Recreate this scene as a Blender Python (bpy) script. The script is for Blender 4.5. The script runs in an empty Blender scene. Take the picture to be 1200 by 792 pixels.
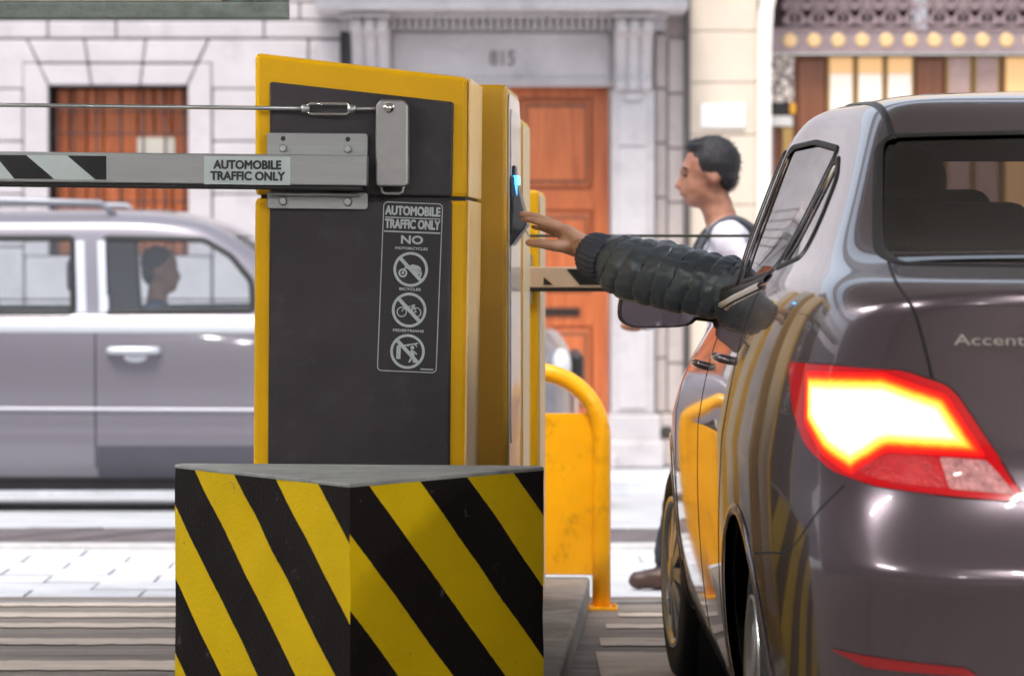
import bpy, bmesh, math, random
from mathutils import Vector, Matrix, noise
from mathutils.bvhtree import BVHTree
from mathutils.geometry import delaunay_2d_cdt

R = math.radians
random.seed(7)
scene = bpy.context.scene
COL = scene.collection

# ------------------------------------------------------------------ camera
CAM_Z = 1.21
FPX = 3800.0                    # focal length in photograph pixels (1200 wide)
PITCH = math.atan(106.0 / FPX)
cam_d = bpy.data.cameras.new('camera')
cam = bpy.data.objects.new('camera', cam_d)
COL.objects.link(cam)
cam.location = (0, 0, CAM_Z)
cam.rotation_euler = (math.pi / 2 - PITCH, 0, 0)
cam_d.sensor_width = 36.0
cam_d.lens = 36.0 * FPX / 1200.0
cam_d.clip_start = 0.1
cam_d.clip_end = 400
cam_d.dof.use_dof = True
cam_d.dof.focus_distance = 7.7
cam_d.dof.aperture_fstop = 4.7
cam_d.dof.aperture_blades = 7
scene.camera = cam

# ------------------------------------------------------------------ sky, sun, exposure
SUN_EL, SUN_ROT = R(64), R(196)
world = bpy.data.worlds.new('World')
scene.world = world
world.use_nodes = True
wn = world.node_tree.nodes
wl = world.node_tree.links
wn.clear()
w_out = wn.new('ShaderNodeOutputWorld')
w_bg = wn.new('ShaderNodeBackground')
w_sky = wn.new('ShaderNodeTexSky')
w_sky.sky_type = 'NISHITA'
w_sky.sun_disc = False
w_sky.sun_elevation = SUN_EL
w_sky.sun_rotation = SUN_ROT
w_sky.air_density = 1.0
w_sky.dust_density = 2.5
w_sky.ozone_density = 1.0
w_bg.inputs['Strength'].default_value = 0.14
w_hs = wn.new('ShaderNodeHueSaturation')
w_hs.inputs['Saturation'].default_value = 0.45     # thin overcast
wl.new(w_sky.outputs[0], w_hs.inputs['Color'])
wl.new(w_hs.outputs[0], w_bg.inputs[0])
wl.new(w_bg.outputs[0], w_out.inputs[0])
sun_d = bpy.data.lights.new('sun', 'SUN')
sun_d.energy = 1.5
sun_d.angle = R(18)
sun_d.color = (1.0, 0.95, 0.88)
sun = bpy.data.objects.new('sun', sun_d)
COL.objects.link(sun)
sdir = Vector((math.sin(SUN_ROT) * math.cos(SUN_EL), math.cos(SUN_ROT) * math.cos(SUN_EL), math.sin(SUN_EL)))
sun.rotation_euler = sdir.to_track_quat('Z', 'Y').to_euler()
sun.location = (0, 0, 12)
vs = scene.view_settings
vs.view_transform = 'Standard'
vs.look = 'None'
vs.gamma = 1.0
vs.use_curve_mapping = False
vs.exposure = 1.06
scene.cycles.use_denoising = True
scene.cycles.max_bounces = 8
scene.cycles.glossy_bounces = 5
scene.cycles.transmission_bounces = 8
scene.cycles.sample_clamp_indirect = 6.0

# ------------------------------------------------------------------ measuring
def P(px, py, Y):
    """point at depth Y (metres down the street) seen at a photograph pixel"""
    u = (px - 600.0) / FPX
    v = (396.0 - py) / FPX
    d = Vector((u, math.cos(PITCH) + v * math.sin(PITCH), -math.sin(PITCH) + v * math.cos(PITCH)))
    return Vector((0, 0, CAM_Z)) + d * (Y / d.y)

def ray(px, py):
    p = P(px, py, 1.0)
    o = Vector((0, 0, CAM_Z))
    return o, (p - o).normalized()

# ------------------------------------------------------------------ materials
MATS = {}
def mat(name, col, rough=0.5, metal=0.0, var=0.0, vscale=6.0, bump=0.0, bscale=40.0, coat=0.0, spec=0.5,
        var2=None, emit=None, estr=0.0, trans=0.0, ior=1.45, alpha=1.0, rvar=0.0, stretch=None, sheen=0.0, dirt=None, dscale=3.0, damt=0.0):
    if name in MATS:
        return MATS[name]
    m = bpy.data.materials.new(name)
    m.use_nodes = True
    nt = m.node_tree
    b = nt.nodes['Principled BSDF']
    b.inputs['Roughness'].default_value = rough
    b.inputs['Metallic'].default_value = metal
    b.inputs['Coat Weight'].default_value = coat
    b.inputs['Coat Roughness'].default_value = 0.04
    b.inputs['Specular IOR Level'].default_value = spec
    b.inputs['IOR'].default_value = ior
    b.inputs['Transmission Weight'].default_value = trans
    b.inputs['Alpha'].default_value = alpha
    b.inputs['Sheen Weight'].default_value = sheen
    c = (col[0], col[1], col[2], 1)
    b.inputs['Base Color'].default_value = c
    if emit:
        b.inputs['Emission Color'].default_value = (*emit, 1)
        b.inputs['Emission Strength'].default_value = estr
    tc = nt.nodes.new('ShaderNodeTexCoord')
    vec = tc.outputs['Object']
    if stretch:
        mp = nt.nodes.new('ShaderNodeMapping')
        mp.inputs['Scale'].default_value = stretch
        nt.links.new(vec, mp.inputs['Vector'])
        vec = mp.outputs['Vector']
    if var > 0 or var2:
        n = nt.nodes.new('ShaderNodeTexNoise')
        n.inputs['Scale'].default_value = vscale
        n.inputs['Detail'].default_value = 6
        n.inputs['Roughness'].default_value = 0.62
        nt.links.new(vec, n.inputs['Vector'])
        rp = nt.nodes.new('ShaderNodeValToRGB')
        rp.color_ramp.elements[0].position = 0.32
        rp.color_ramp.elements[1].position = 0.68
        lo = var2 if var2 else tuple(max(0, x * (1 - var)) for x in col)
        hi = tuple(min(1, x * (1 + var)) for x in col)
        rp.color_ramp.elements[0].color = (*lo, 1)
        rp.color_ramp.elements[1].color = (*hi, 1)
        nt.links.new(n.outputs['Fac'], rp.inputs['Fac'])
        out = rp.outputs['Color']
        if dirt:
            n3 = nt.nodes.new('ShaderNodeTexNoise')
            n3.inputs['Scale'].default_value = dscale
            n3.inputs['Detail'].default_value = 9
            n3.inputs['Roughness'].default_value = 0.7
            nt.links.new(vec, n3.inputs['Vector'])
            r3 = nt.nodes.new('ShaderNodeValToRGB')
            r3.color_ramp.elements[0].position = 0.54
            r3.color_ramp.elements[1].position = 0.72
            r3.color_ramp.elements[0].color = (0, 0, 0, 1)
            r3.color_ramp.elements[1].color = (damt, damt, damt, 1)
            nt.links.new(n3.outputs['Fac'], r3.inputs['Fac'])
            mx = nt.nodes.new('ShaderNodeMix')
            mx.data_type = 'RGBA'
            nt.links.new(r3.outputs['Color'], mx.inputs[0])
            nt.links.new(out, mx.inputs[6])
            mx.inputs[7].default_value = (*dirt, 1)
            out = mx.outputs[2]
        nt.links.new(out, b.inputs['Base Color'])
    if rvar > 0:
        n2 = nt.nodes.new('ShaderNodeTexNoise')
        n2.inputs['Scale'].default_value = vscale * 2.3
        n2.inputs['Detail'].default_value = 5
        nt.links.new(vec, n2.inputs['Vector'])
        mr = nt.nodes.new('ShaderNodeMapRange')
        mr.inputs[1].default_value = 0.3
        mr.inputs[2].default_value = 0.7
        mr.inputs[3].default_value = max(0.02, rough - rvar)
        mr.inputs[4].default_value = min(1, rough + rvar)
        nt.links.new(n2.outputs['Fac'], mr.inputs[0])
        nt.links.new(mr.outputs[0], b.inputs['Roughness'])
    if bump > 0:
        nb = nt.nodes.new('ShaderNodeTexNoise')
        nb.inputs['Scale'].default_value = bscale
        nb.inputs['Detail'].default_value = 5
        nt.links.new(vec, nb.inputs['Vector'])
        bp = nt.nodes.new('ShaderNodeBump')
        bp.inputs['Strength'].default_value = bump
        bp.inputs['Distance'].default_value = 0.01
        nt.links.new(nb.outputs['Fac'], bp.inputs['Height'])
        nt.links.new(bp.outputs['Normal'], b.inputs['Normal'])
    MATS[name] = m
    return m

# ------------------------------------------------------------------ mesh helpers
class MB:
    """collects simple solids; build() links them as ONE mesh object"""
    def __init__(s):
        s.v, s.f, s.sm = [], [], []
    def add(s, vs, fs, smooth=False):
        n = len(s.v)
        s.v += [tuple(v) for v in vs]
        s.f += [tuple(i + n for i in f) for f in fs]
        s.sm += [smooth] * len(fs)
        return s
    def box(s, x0, x1, y0, y1, z0, z1, M=None):
        vs = [Vector(p) for p in ((x0, y0, z0), (x1, y0, z0), (x1, y1, z0), (x0, y1, z0), (x0, y0, z1), (x1, y0, z1), (x1, y1, z1), (x0, y1, z1))]
        if M: vs = [M @ v for v in vs]
        return s.add(vs, [(0, 3, 2, 1), (4, 5, 6, 7), (0, 1, 5, 4), (1, 2, 6, 5), (2, 3, 7, 6), (3, 0, 4, 7)])
    def prism(s, poly, axis, a, b, smooth=False):
        """poly in the plane of the two other axes, extruded along axis from a to b"""
        def mk(p, t):
            return {'x': (t, p[0], p[1]), 'y': (p[0], t, p[1]), 'z': (p[0], p[1], t)}[axis]
        n = len(poly)
        ar = sum(poly[i][0] * poly[(i + 1) % n][1] - poly[(i + 1) % n][0] * poly[i][1] for i in range(n))
        pl = list(poly) if ar > 0 else list(poly)[::-1]
        vs = [mk(p, a) for p in pl] + [mk(p, b) for p in pl]
        fs = [tuple(range(n)), tuple(range(2 * n - 1, n - 1, -1))]
        fl = [False, False]
        for i in range(n):
            j = (i + 1) % n
            fs.append((i, n + i, n + j, j)); fl.append(smooth)
        up = (b > a)
        flip = (axis in 'xz') == up
        if flip: fs = [f[::-1] for f in fs]
        k = len(s.v)
        s.v += vs; s.f += [tuple(i + k for i in f) for f in fs]; s.sm += fl
        return s
    def tube(s, pts, r, n=12, closed=False, caps=True):
        pts = [Vector(p) for p in pts]
        rr = r if isinstance(r, (list, tuple)) else [r] * len(pts)
        L = len(pts)
        tang = []
        for i in range(L):
            a = pts[(i - 1) % L] if (closed or i > 0) else pts[i]
            b = pts[(i + 1) % L] if (closed or i < L - 1) else pts[i]
            tang.append((b - a).normalized())
        up = Vector((0, 0, 1))
        if abs(tang[0].dot(up)) > 0.9: up = Vector((1, 0, 0))
        u = tang[0].cross(up).normalized()
        vs, fs = [], []
        for i in range(L):
            t = tang[i]
            u = (u - t * u.dot(t)).normalized()
            w = t.cross(u)
            for k in range(n):
                a = 2 * math.pi * k / n
                vs.append(pts[i] + (u * math.cos(a) + w * math.sin(a)) * rr[i])
        m = L if closed else L - 1
        for i in range(m):
            for k in range(n):
                a0 = i * n + k; a1 = i * n + (k + 1) % n
                b0 = ((i + 1) % L) * n + k; b1 = ((i + 1) % L) * n + (k + 1) % n
                fs.append((a0, a1, b1, b0))
        k0 = len(s.v)
        s.add(vs, fs, True)
        if caps and not closed:
            s.f.append(tuple(k0 + k for k in range(n - 1, -1, -1))); s.sm.append(False)
            s.f.append(tuple(k0 + (L - 1) * n + k for k in range(n))); s.sm.append(False)
        return s
    def lathe(s, prof, c, axis='z', n=24, smooth=True, closed=False):
        """prof: (radius, height) list turned about axis through c"""
        c = Vector(c)
        vs, fs = [], []
        for (r, h) in prof:
            for k in range(n):
                a = 2 * math.pi * k / n
                p = {'z': (r * math.cos(a), r * math.sin(a), h), 'x': (h, r * math.cos(a), r * math.sin(a)), 'y': (r * math.sin(a), h, r * math.cos(a))}[axis]
                vs.append(c + Vector(p))
        L = len(prof)
        for i in range(L if closed else L - 1):
            j = (i + 1) % L
            for k in range(n):
                fs.append((i * n + k, i * n + (k + 1) % n, j * n + (k + 1) % n, j * n + k))
        return s.add(vs, fs, smooth)
    def ball(s, c, r, nu=16, nv=10, M=None):
        c = Vector(c)
        rx, ry, rz = r if isinstance(r, (tuple, list)) else (r, r, r)
        vs, fs = [], []
        for i in range(nv + 1):
            th = math.pi * i / nv
            for k in range(nu):
                a = 2 * math.pi * k / nu
                p = Vector((rx * math.sin(th) * math.cos(a), ry * math.sin(th) * math.sin(a), rz * math.cos(th)))
                if M: p = M @ p
                vs.append(c + p)
        for i in range(nv):
            for k in range(nu):
                fs.append((i * nu + k, (i + 1) * nu + k, (i + 1) * nu + (k + 1) % nu, i * nu + (k + 1) % nu))
        return s.add(vs, fs, True)
    def mesh(s, name, m):
        me = bpy.data.meshes.new(name)
        me.from_pydata(s.v, [], s.f)
        me.polygons.foreach_set('use_smooth', s.sm)
        if m: me.materials.append(m)
        me.validate()
        me.update()
        return me
    def build(s, name, m, parent=None, bev=0.0, seg=2, M=None):
        o = bpy.data.objects.new(name, s.mesh(name, m))
        COL.objects.link(o)
        if parent: o.parent = parent
        if M is not None: o.matrix_local = M
        if bev > 0:
            md = o.modifiers.new('bevel', 'BEVEL')
            md.width = bev; md.segments = seg; md.limit_method = 'ANGLE'; md.angle_limit = R(40)
            md.harden_normals = False
        return o

def link_mesh(name, me, parent=None):
    o = bpy.data.objects.new(name, me)
    COL.objects.link(o)
    if parent: o.parent = parent
    return o

def tag(o, label, cat, group=None):
    o['label'] = label
    o['category'] = cat
    if group: o['group'] = group
    return o

def thing(name, label, cat, loc=(0, 0, 0), rz=0.0, group=None):
    o = bpy.data.objects.new(name, None)
    o.empty_display_size = 0.1
    COL.objects.link(o)
    o.location = loc
    o.rotation_euler = (0, 0, rz)
    return tag(o, label, cat, group)

def struct(o):
    o['kind'] = 'structure'
    return o

def rrect(x0, x1, z0, z1, r, n=5):
    pts = []
    for cx, cz, a0 in ((x1 - r, z1 - r, 0), (x0 + r, z1 - r, 90), (x0 + r, z0 + r, 180), (x1 - r, z0 + r, 270)):
        for k in range(n + 1):
            a = R(a0 + 90 * k / n)
            pts.append((cx + r * math.cos(a), cz + r * math.sin(a)))
    return pts

def smooth_poly(pts, n=6, closed=True):
    """Catmull-Rom through pts"""
    out = []
    L = len(pts)
    for i in range(L if closed else L - 1):
        p = [pts[(i + d) % L] if closed else pts[min(max(i + d, 0), L - 1)] for d in (-1, 0, 1, 2)]
        for k in range(n):
            t = k / n
            out.append(tuple(0.5 * (2 * p[1][a] + (p[2][a] - p[0][a]) * t + (2 * p[0][a] - 5 * p[1][a] + 4 * p[2][a] - p[3][a]) * t * t
                             + (3 * p[1][a] - p[0][a] - 3 * p[2][a] + p[3][a]) * t ** 3) for a in range(len(p[1]))))
    if not closed: out.append(tuple(pts[-1]))
    return out

def round_poly(pts, r, n=4):
    """polygon with its corners rounded by radius r"""
    out = []
    L = len(pts)
    for i in range(L):
        p0, p1, p2 = Vector(pts[i - 1]), Vector(pts[i]), Vector(pts[(i + 1) % L])
        d0, d2 = (p0 - p1), (p2 - p1)
        q = min(r, d0.length * 0.45, d2.length * 0.45)
        a, b = p1 + d0.normalized() * q, p1 + d2.normalized() * q
        for k in range(n + 1):
            t = k / n
            out.append(tuple((1 - t) ** 2 * a + 2 * t * (1 - t) * p1 + t * t * b))
    return out

def text_mesh(txt, size, m, name, parent, M, bold=0.0, width=None, extrude=0.0006, spacing=1.0):
    cu = bpy.data.curves.new(name, 'FONT')
    cu.body = txt
    cu.size = size
    cu.extrude = extrude
    cu.align_x = 'CENTER'
    cu.align_y = 'CENTER'
    cu.space_character = spacing
    cu.resolution_u = 3
    tmp = bpy.data.objects.new(name, cu)
    COL.objects.link(tmp)
    bpy.context.view_layer.update()
    dg = bpy.context.evaluated_depsgraph_get()
    me = bpy.data.meshes.new_from_object(tmp.evaluated_get(dg))
    bpy.data.objects.remove(tmp)
    if width:
        xs = [v.co.x for v in me.vertices]
        k = width / (max(xs) - min(xs))
        for v in me.vertices: v.co.x *= k
    if bold > 0:
        # heavier strokes: the outline laid down again a hair to each side
        vs0 = [v.co.copy() for v in me.vertices]; fs0 = [tuple(p.vertices) for p in me.polygons]
        vs_, fs_ = [], []
        for k_, (dx, dy) in enumerate(((0, 0), (-1, 0), (1, 0), (0, -1), (0, 1), (.7, .7), (-.7, .7), (.7, -.7), (-.7, -.7))):
            n0 = len(vs_)
            vs_ += [(v.x + dx * bold, v.y + dy * bold, v.z + k_ * .00002) for v in vs0]
            fs_ += [tuple(i + n0 for i in f) for f in fs0]
        me = bpy.data.meshes.new(name); me.from_pydata(vs_, [], fs_); me.update()
    me.materials.clear()
    me.materials.append(m)
    o = link_mesh(name, me, parent)
    o.matrix_local = M
    return o

# text/print laid on a face that looks towards -Y: x stays, y becomes z
FACE = Matrix(((1, 0, 0, 0), (0, 0, -1, 0), (0, 1, 0, 0), (0, 0, 0, 1)))
def on_face(x, y, z, rot=0.0):
    return Matrix.Translation((x, y, z)) @ Matrix.Rotation(rot, 4, 'Y') @ FACE

# ------------------------------------------------------------------ palette
M_yellow = mat('yellow_enamel', (0.74, 0.41, 0.004), 0.38, spec=.25, var=0.07, vscale=3, coat=0.12, rvar=0.06, bump=0.02, bscale=90)
M_hoop = mat('yellow_hoop_paint', (0.93, 0.42, 0.002), 0.34, var=0.10, vscale=5, coat=0.3, dirt=(0.05, 0.025, 0.012), dscale=7, damt=0.55)
M_panel = mat('charcoal_panel', (0.034, 0.031, 0.036), 0.45, spec=.28, var=0.22, vscale=5, rvar=.12, bump=0.05, bscale=500, dirt=(.075, .07, .07), dscale=16, damt=.35)
M_alu = mat('aluminium', (0.33, 0.345, 0.35), 0.42, 0.85, var=0.06, vscale=9, rvar=0.08, stretch=(0.3, 2, 6))
M_steel = mat('brushed_steel', (0.33, 0.33, 0.335), 0.38, 0.9, var=0.08, vscale=14, rvar=0.1)
M_zinc = mat('zinc_rod', (0.42, 0.44, 0.45), 0.33, 0.9, var=0.08, vscale=20)
M_blackpl = mat('black_plastic', (0.018, 0.018, 0.020), 0.38, var=0.1, vscale=10)
M_rubber = mat('black_rubber', (0.014, 0.014, 0.015), 0.6, var=0.15, vscale=10)
M_white_sheet = mat('white_reflective_sheet', (0.46, 0.54, 0.54), 0.4, var=0.05, vscale=20)
M_black_sheet = mat('black_sheet', (0.014, 0.014, 0.016), 0.4, spec=.25, var=0.1, vscale=20)
M_print = mat('pale_print', (0.42, 0.47, 0.49), 0.5, var=0.10, vscale=60)
M_chrome = mat('chrome', (0.75, 0.76, 0.78), 0.10, 1.0, var=0.03, vscale=8)
M_concrete = mat('island_concrete', (0.30, 0.28, 0.25), 0.85, var=0.22, vscale=9, bump=0.35, bscale=60, dirt=(0.12, 0.105, 0.09), dscale=4, damt=0.6)
# ================================================================== GROUND, STREET, GARAGE
M_asphalt = mat('worn_asphalt', (0.20, 0.172, 0.15), 0.8, var=0.35, vscale=7, bump=0.6, bscale=55, dirt=(0.035, 0.031, 0.03), dscale=3.2, damt=0.92, stretch=(0.22, 2.4, 1))
M_line = mat('worn_cream_paint', (0.48, 0.41, 0.345), 0.75, var=0.16, vscale=12, bump=0.4, bscale=70, dirt=(0.13, 0.115, 0.10), dscale=6, damt=0.95, stretch=(0.5, 1.8, 1))
M_ground = mat('street_ground', (0.42, 0.43, 0.45), 0.85, var=0.14, vscale=4, bump=0.3, bscale=50)
M_paver = mat('pale_paver', (0.56, 0.57, 0.60), 0.75, var=0.14, vscale=5, bump=0.35, bscale=40)
M_setts = mat('gutter_sett', (0.12, 0.10, 0.105), 0.8, var=0.3, vscale=7, bump=0.4, bscale=40)
M_road = mat('road_surface', (0.44, 0.45, 0.47), 0.8, var=0.12, vscale=3, bump=0.3, bscale=60)
M_kerb = mat('granite_kerb', (0.45, 0.44, 0.44), 0.75, var=0.15, vscale=12, bump=0.2, bscale=60)
M_ceil = mat('garage_ceiling_paint', (0.50, 0.49, 0.47), 0.9, var=0.08, vscale=2, bump=0.2, bscale=20)
M_gwall = mat('garage_wall_paint', (0.22, 0.20, 0.20), 0.85, var=0.1, vscale=2, bump=0.2, bscale=20)

# one sheet of ground out to the horizon
struct(MB().box(-160, 160, -30, 200, -1.2, -0.62).build('ground', M_ground))
# garage floor with painted bars across the exit
floor = struct(MB().box(-7, 5, -9, 11.22, -0.60, 0.0).build('garage_floor', M_asphalt))
def yat(py, z=0.0):
    # depth on a level surface z for a photograph row
    o, d = ray(600, py)
    return d.y * ((z - CAM_Z) / d.z)
for (y0, y1, xa, xb) in ((775, 786, -1.9, -0.72), (749, 756, -1.95, -0.72), (731, 736, -2.0, -0.75), (719, 724, -2.05, -0.75),
                         (706, 711, -2.1, -0.75), (765, 800, 0.25, 1.4), (748, 757, 0.27, 1.4), (732, 737, 0.3, 1.4), (719, 723, 0.35, 1.5)):
    A, B = yat(y1), yat(y0)
    n = 34
    vs, fs = [], []
    for i in range(n + 1):
        x = xa + (xb - xa) * i / n
        vs += [(x, A + random.uniform(-.012, .012), 0.004), (x, B + random.uniform(-.012, .012), 0.004)]
    for i in range(n): fs.append((2 * i, 2 * i + 2, 2 * i + 3, 2 * i + 1))
    MB().add(vs, fs).build('painted_bar', M_line, floor)
# steel gate track at the threshold
MB().box(-7, 5, 11.0, 11.06, -0.01, 0.005).build('gate_track', M_steel, floor)

# near pavement: bed plus pavers
walk = struct(MB().box(-9, 8, 11.225, 13.45, -0.60, -0.045).build('pavement', M_ground))
pv = MB().box(-0.2, 0.2, -0.125, 0.125, -0.03, 0.0).mesh('paver', M_paver)
row = 0
y = 11.36
while y < 13.40:
    x = -2.55 + (0.2 if row % 2 else 0)
    while x < 1.6:
        o = link_mesh('paver', pv, walk)
        o.location = (x, y, -0.03 + random.uniform(-.003, .002))
        o.scale = (0.988, 0.972, 1)
        o.rotation_euler = (random.uniform(-.006, .006), random.uniform(-.004, .004), 0)
        x += 0.408
    y += 0.258
    row += 1
MB().box(-9, 8, 13.455, 13.60, -0.60, -0.026).build('kerb_stone', M_kerb, walk, bev=0.02)
# road, falling away to the far gutter
vs, fs = [], []
prof = [(13.602, -0.15), (15.0, -0.17), (16.2, -0.19), (17.8, -0.24), (19.5, -0.32), (21.0, -0.41), (22.3, -0.50)]
for (yy, zz) in prof:
    vs += [(-40, yy, zz), (40, yy, zz)]
for i in range(len(prof) - 1): fs.append((2 * i, 2 * i + 1, 2 * i + 3, 2 * i + 2))
road = struct(MB().add(vs, fs, True).build('road', M_road))
# gutter of dark setts laid at a slant
sm = MB().box(-0.17, 0.17, -0.5, 0.5, -0.04, 0.022)
sm.v = [(a + b * 0.55, b, c) for (a, b, c) in sm.v]
sm = sm.mesh('gutter_sett', M_setts)
for i in range(20):
    o = link_mesh('gutter_sett', sm, road)
    o.location = (-3.9 + i * 0.365, 15.32, -0.172 + random.uniform(-.004, .004))
    o.rotation_euler = (R(-0.95), 0, 0)
    o.scale = (1, 1, 1)
# far pavement
struct(MB().box(-40, 40, 22.31, 24.2, -0.60, -0.40).build('far_pavement', M_paver))

# garage shell (over and behind the camera)
struct(MB().box(-7, 5, -9, 8.8, 2.72, 3.1).build('garage_ceiling', M_ceil))
struct(MB().box(-7.3, -7.0, -9, 11.1, 0, 3.1).build('garage_wall_left', M_gwall))
struct(MB().box(5.0, 5.3, -9, 11.1, 0, 3.1).build('garage_wall_right', M_gwall))
struct(MB().box(-7.3, 5.3, -9.3, -9.0, 0, 3.1).build('garage_wall_back', M_gwall))
struct(MB().box(-7.3, 5.3, 8.805, 9.0, 2.60, 3.3).build('garage_lintel', M_gwall))

# ceiling battens with fluorescent tubes (their reflections streak the car's bumper)
M_tube = mat('lit_tube', (0.9, 0.9, 0.9), 0.4, emit=(1.0, 0.97, 0.95), estr=200.0)
M_batten = mat('white_batten', (0.75, 0.75, 0.73), 0.5, var=0.05)
for yy, wy in ((-5.5, 'at the back wall'), (-2.2, 'behind the camera'), (1.0, 'above the camera'), (2.6, 'just ahead of the camera'), (4.2, 'ahead of the camera'), (7.6, 'nearest the exit')):
    for xx, wx in ((-2.6, 'left row'), (0.4, 'middle row'), (2.7, 'right row')):
        if (wx == 'middle row' and yy > 3) or (wx != 'middle row' and yy == 2.6) or (wx == 'left row' and yy in (-5.5, 1.0)): continue  # middle row and exit pair added to light the block and the sleeve
        t = thing('ceiling_light', 'unseen white batten with lit fluorescent tube on garage ceiling, %s, %s' % (wx, wy), 'ceiling light', (xx, yy, 2.72), 0, 'fluorescent battens on the garage ceiling')
        MB().box(-.05, .05, -.64, .64, -.05, -0.002).build('housing', M_batten, t, bev=.008)
        MB().tube([(0, -.6, -.075), (0, .6, -.075)], .016, 10).build('tube', M_tube, t)
        for sgn in (-1, 1):
            MB().box(-.02, .02, sgn * .61 - .012, sgn * .61 + .012, -.097, -.05).build('lamp_holder', M_batten, t)

# sign board hanging across the exit, lower edge in view at top left
hs = thing('hanging_sign', 'weathered green metal sign board hanging over the garage exit, top left corner', 'sign', P(170, 0, 10.4), 0)
M_green = mat('weathered_green_metal', (0.085, 0.105, 0.095), 0.6, var=0.3, vscale=14, bump=0.3, bscale=90, dirt=(0.03, 0.035, 0.032), dscale=9, damt=0.6)
c = P(170, 0, 10.4)
q = 10.4 / FPX
L_, R_ = -320 * q, 168 * q
zb = P(170, 23, 10.4).z - c.z
MB().box(L_, R_, -.04, .04, zb, zb + 0.052).build('frame_rail', M_green, hs, bev=.004)
MB().box(L_, R_, -.04, .04, zb + .40, zb + 0.45).build('frame_rail', M_green, hs, bev=.004)
MB().box(R_ - 0.19, R_, -.038, .038, zb + 0.053, zb + .399).build('frame_stile', M_green, hs, bev=.004)
MB().box(L_, L_ + .05, -.038, .038, zb + 0.053, zb + .399).build('frame_stile', M_green, hs, bev=.004)
MB().box(L_ + .051, R_ - .191, -.004, .03, zb + .053, zb + .399).build('sign_panel', mat('brown_sign_panel', (0.05, 0.03, 0.025), 0.5, var=.2, vscale=5), hs)
MB().box(L_ + .051, R_ - .215, -.022, -.005, zb + .058, zb + .070).build('sign_trim', mat('brass_trim', (0.36, 0.33, 0.27), 0.45, 0.4, var=.1), hs)
struct(MB().box(-7, 5, 10.32, 10.48, 2.70, 2.86).build('overhead_beam', M_gwall))
for xx in (L_ + .3, R_ - .1):
    MB().tube([(xx, 0, zb + .45), (xx, 0, 2.72 - c.z)], .012, 8).build('hanger_rod', M_steel, hs)

# ================================================================== ISLAND
YAW = -R(3.2)
isl = thing('concrete_island', 'low raised concrete island under the barrier cabinets, worn kerb edge', 'traffic island', (P(690, 680, 10.8).x, 10.8, 0), YAW)
MB().box(-0.93, 0.0, -3.15, 0.12, 0.0, 0.10).build('slab', M_concrete, isl, bev=.012, seg=3)
ang = 0
# ================================================================== STRIPED BLOCK
M_stripe = bpy.data.materials.new('hazard_stripe_paint')
M_stripe.use_nodes = True
nt = M_stripe.node_tree
b = nt.nodes['Principled BSDF']
uv = nt.nodes.new('ShaderNodeUVMap')
sx = nt.nodes.new('ShaderNodeSeparateXYZ')
nt.links.new(uv.outputs[0], sx.inputs[0])
tcn = nt.nodes.new('ShaderNodeTexCoord')
def math_node(op, a, b_=None):
    n = nt.nodes.new('ShaderNodeMath'); n.operation = op
    for i, q_ in enumerate((a, b_)):
        if q_ is None: continue
        if isinstance(q_, (int, float)): n.inputs[i].default_value = q_
        else: nt.links.new(q_, n.inputs[i])
    return n.outputs[0]
ne = nt.nodes.new('ShaderNodeTexNoise'); ne.inputs['Scale'].default_value = 60; ne.inputs['Detail'].default_value = 4
nt.links.new(tcn.outputs['Object'], ne.inputs['Vector'])
wob = math_node('MULTIPLY', math_node('SUBTRACT', ne.outputs['Fac'], 0.5), 0.012)
tt = math_node('ADD', math_node('ADD', sx.outputs[0], sx.outputs[1]), wob)   # u already in stripe periods, v = shift with height
fr = math_node('FRACT', tt)
isy = math_node('LESS_THAN', fr, 0.5)
n1 = nt.nodes.new('ShaderNodeTexNoise'); n1.inputs['Scale'].default_value = 5; n1.inputs['Detail'].default_value = 7
nt.links.new(tcn.outputs['Object'], n1.inputs['Vector'])
ry = nt.nodes.new('ShaderNodeValToRGB')
ry.color_ramp.elements[0].position = .3; ry.color_ramp.elements[1].position = .7
ry.color_ramp.elements[0].color = (0.58, 0.40, 0.004, 1); ry.color_ramp.elements[1].color = (0.68, 0.475, 0.006, 1)
nt.links.new(n1.outputs['Fac'], ry.inputs['Fac'])
mx = nt.nodes.new('ShaderNodeMix'); mx.data_type = 'RGBA'
nt.links.new(isy, mx.inputs[0]); mx.inputs[6].default_value = (0.010, 0.008, 0.008, 1)
nt.links.new(ry.outputs[0], mx.inputs[7])
# scuffs and chips
n2 = nt.nodes.new('ShaderNodeTexNoise'); n2.inputs['Scale'].default_value = 28; n2.inputs['Detail'].default_value = 8; n2.inputs['Roughness'].default_value = .7
nt.links.new(tcn.outputs['Object'], n2.inputs['Vector'])
rs = nt.nodes.new('ShaderNodeValToRGB'); rs.color_ramp.elements[0].position = .635; rs.color_ramp.elements[1].position = .70
rs.color_ramp.elements[1].color = (.65, .65, .65, 1)
nt.links.new(n2.outputs['Fac'], rs.inputs['Fac'])
mx2 = nt.nodes.new('ShaderNodeMix'); mx2.data_type = 'RGBA'
nt.links.new(rs.outputs[0], mx2.inputs[0]); nt.links.new(mx.outputs[2], mx2.inputs[6]); mx2.inputs[7].default_value = (.11, .10, .09, 1)
nt.links.new(mx2.outputs[2], b.inputs['Base Color'])
b.inputs['Roughness'].default_value = .55
b.inputs['Specular IOR Level'].default_value = .10
bp = nt.nodes.new('ShaderNodeBump'); bp.inputs['Strength'].default_value = .18; bp.inputs['Distance'].default_value = .01
nb = nt.nodes.new('ShaderNodeTexNoise'); nb.inputs['Scale'].default_value = 120
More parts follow.
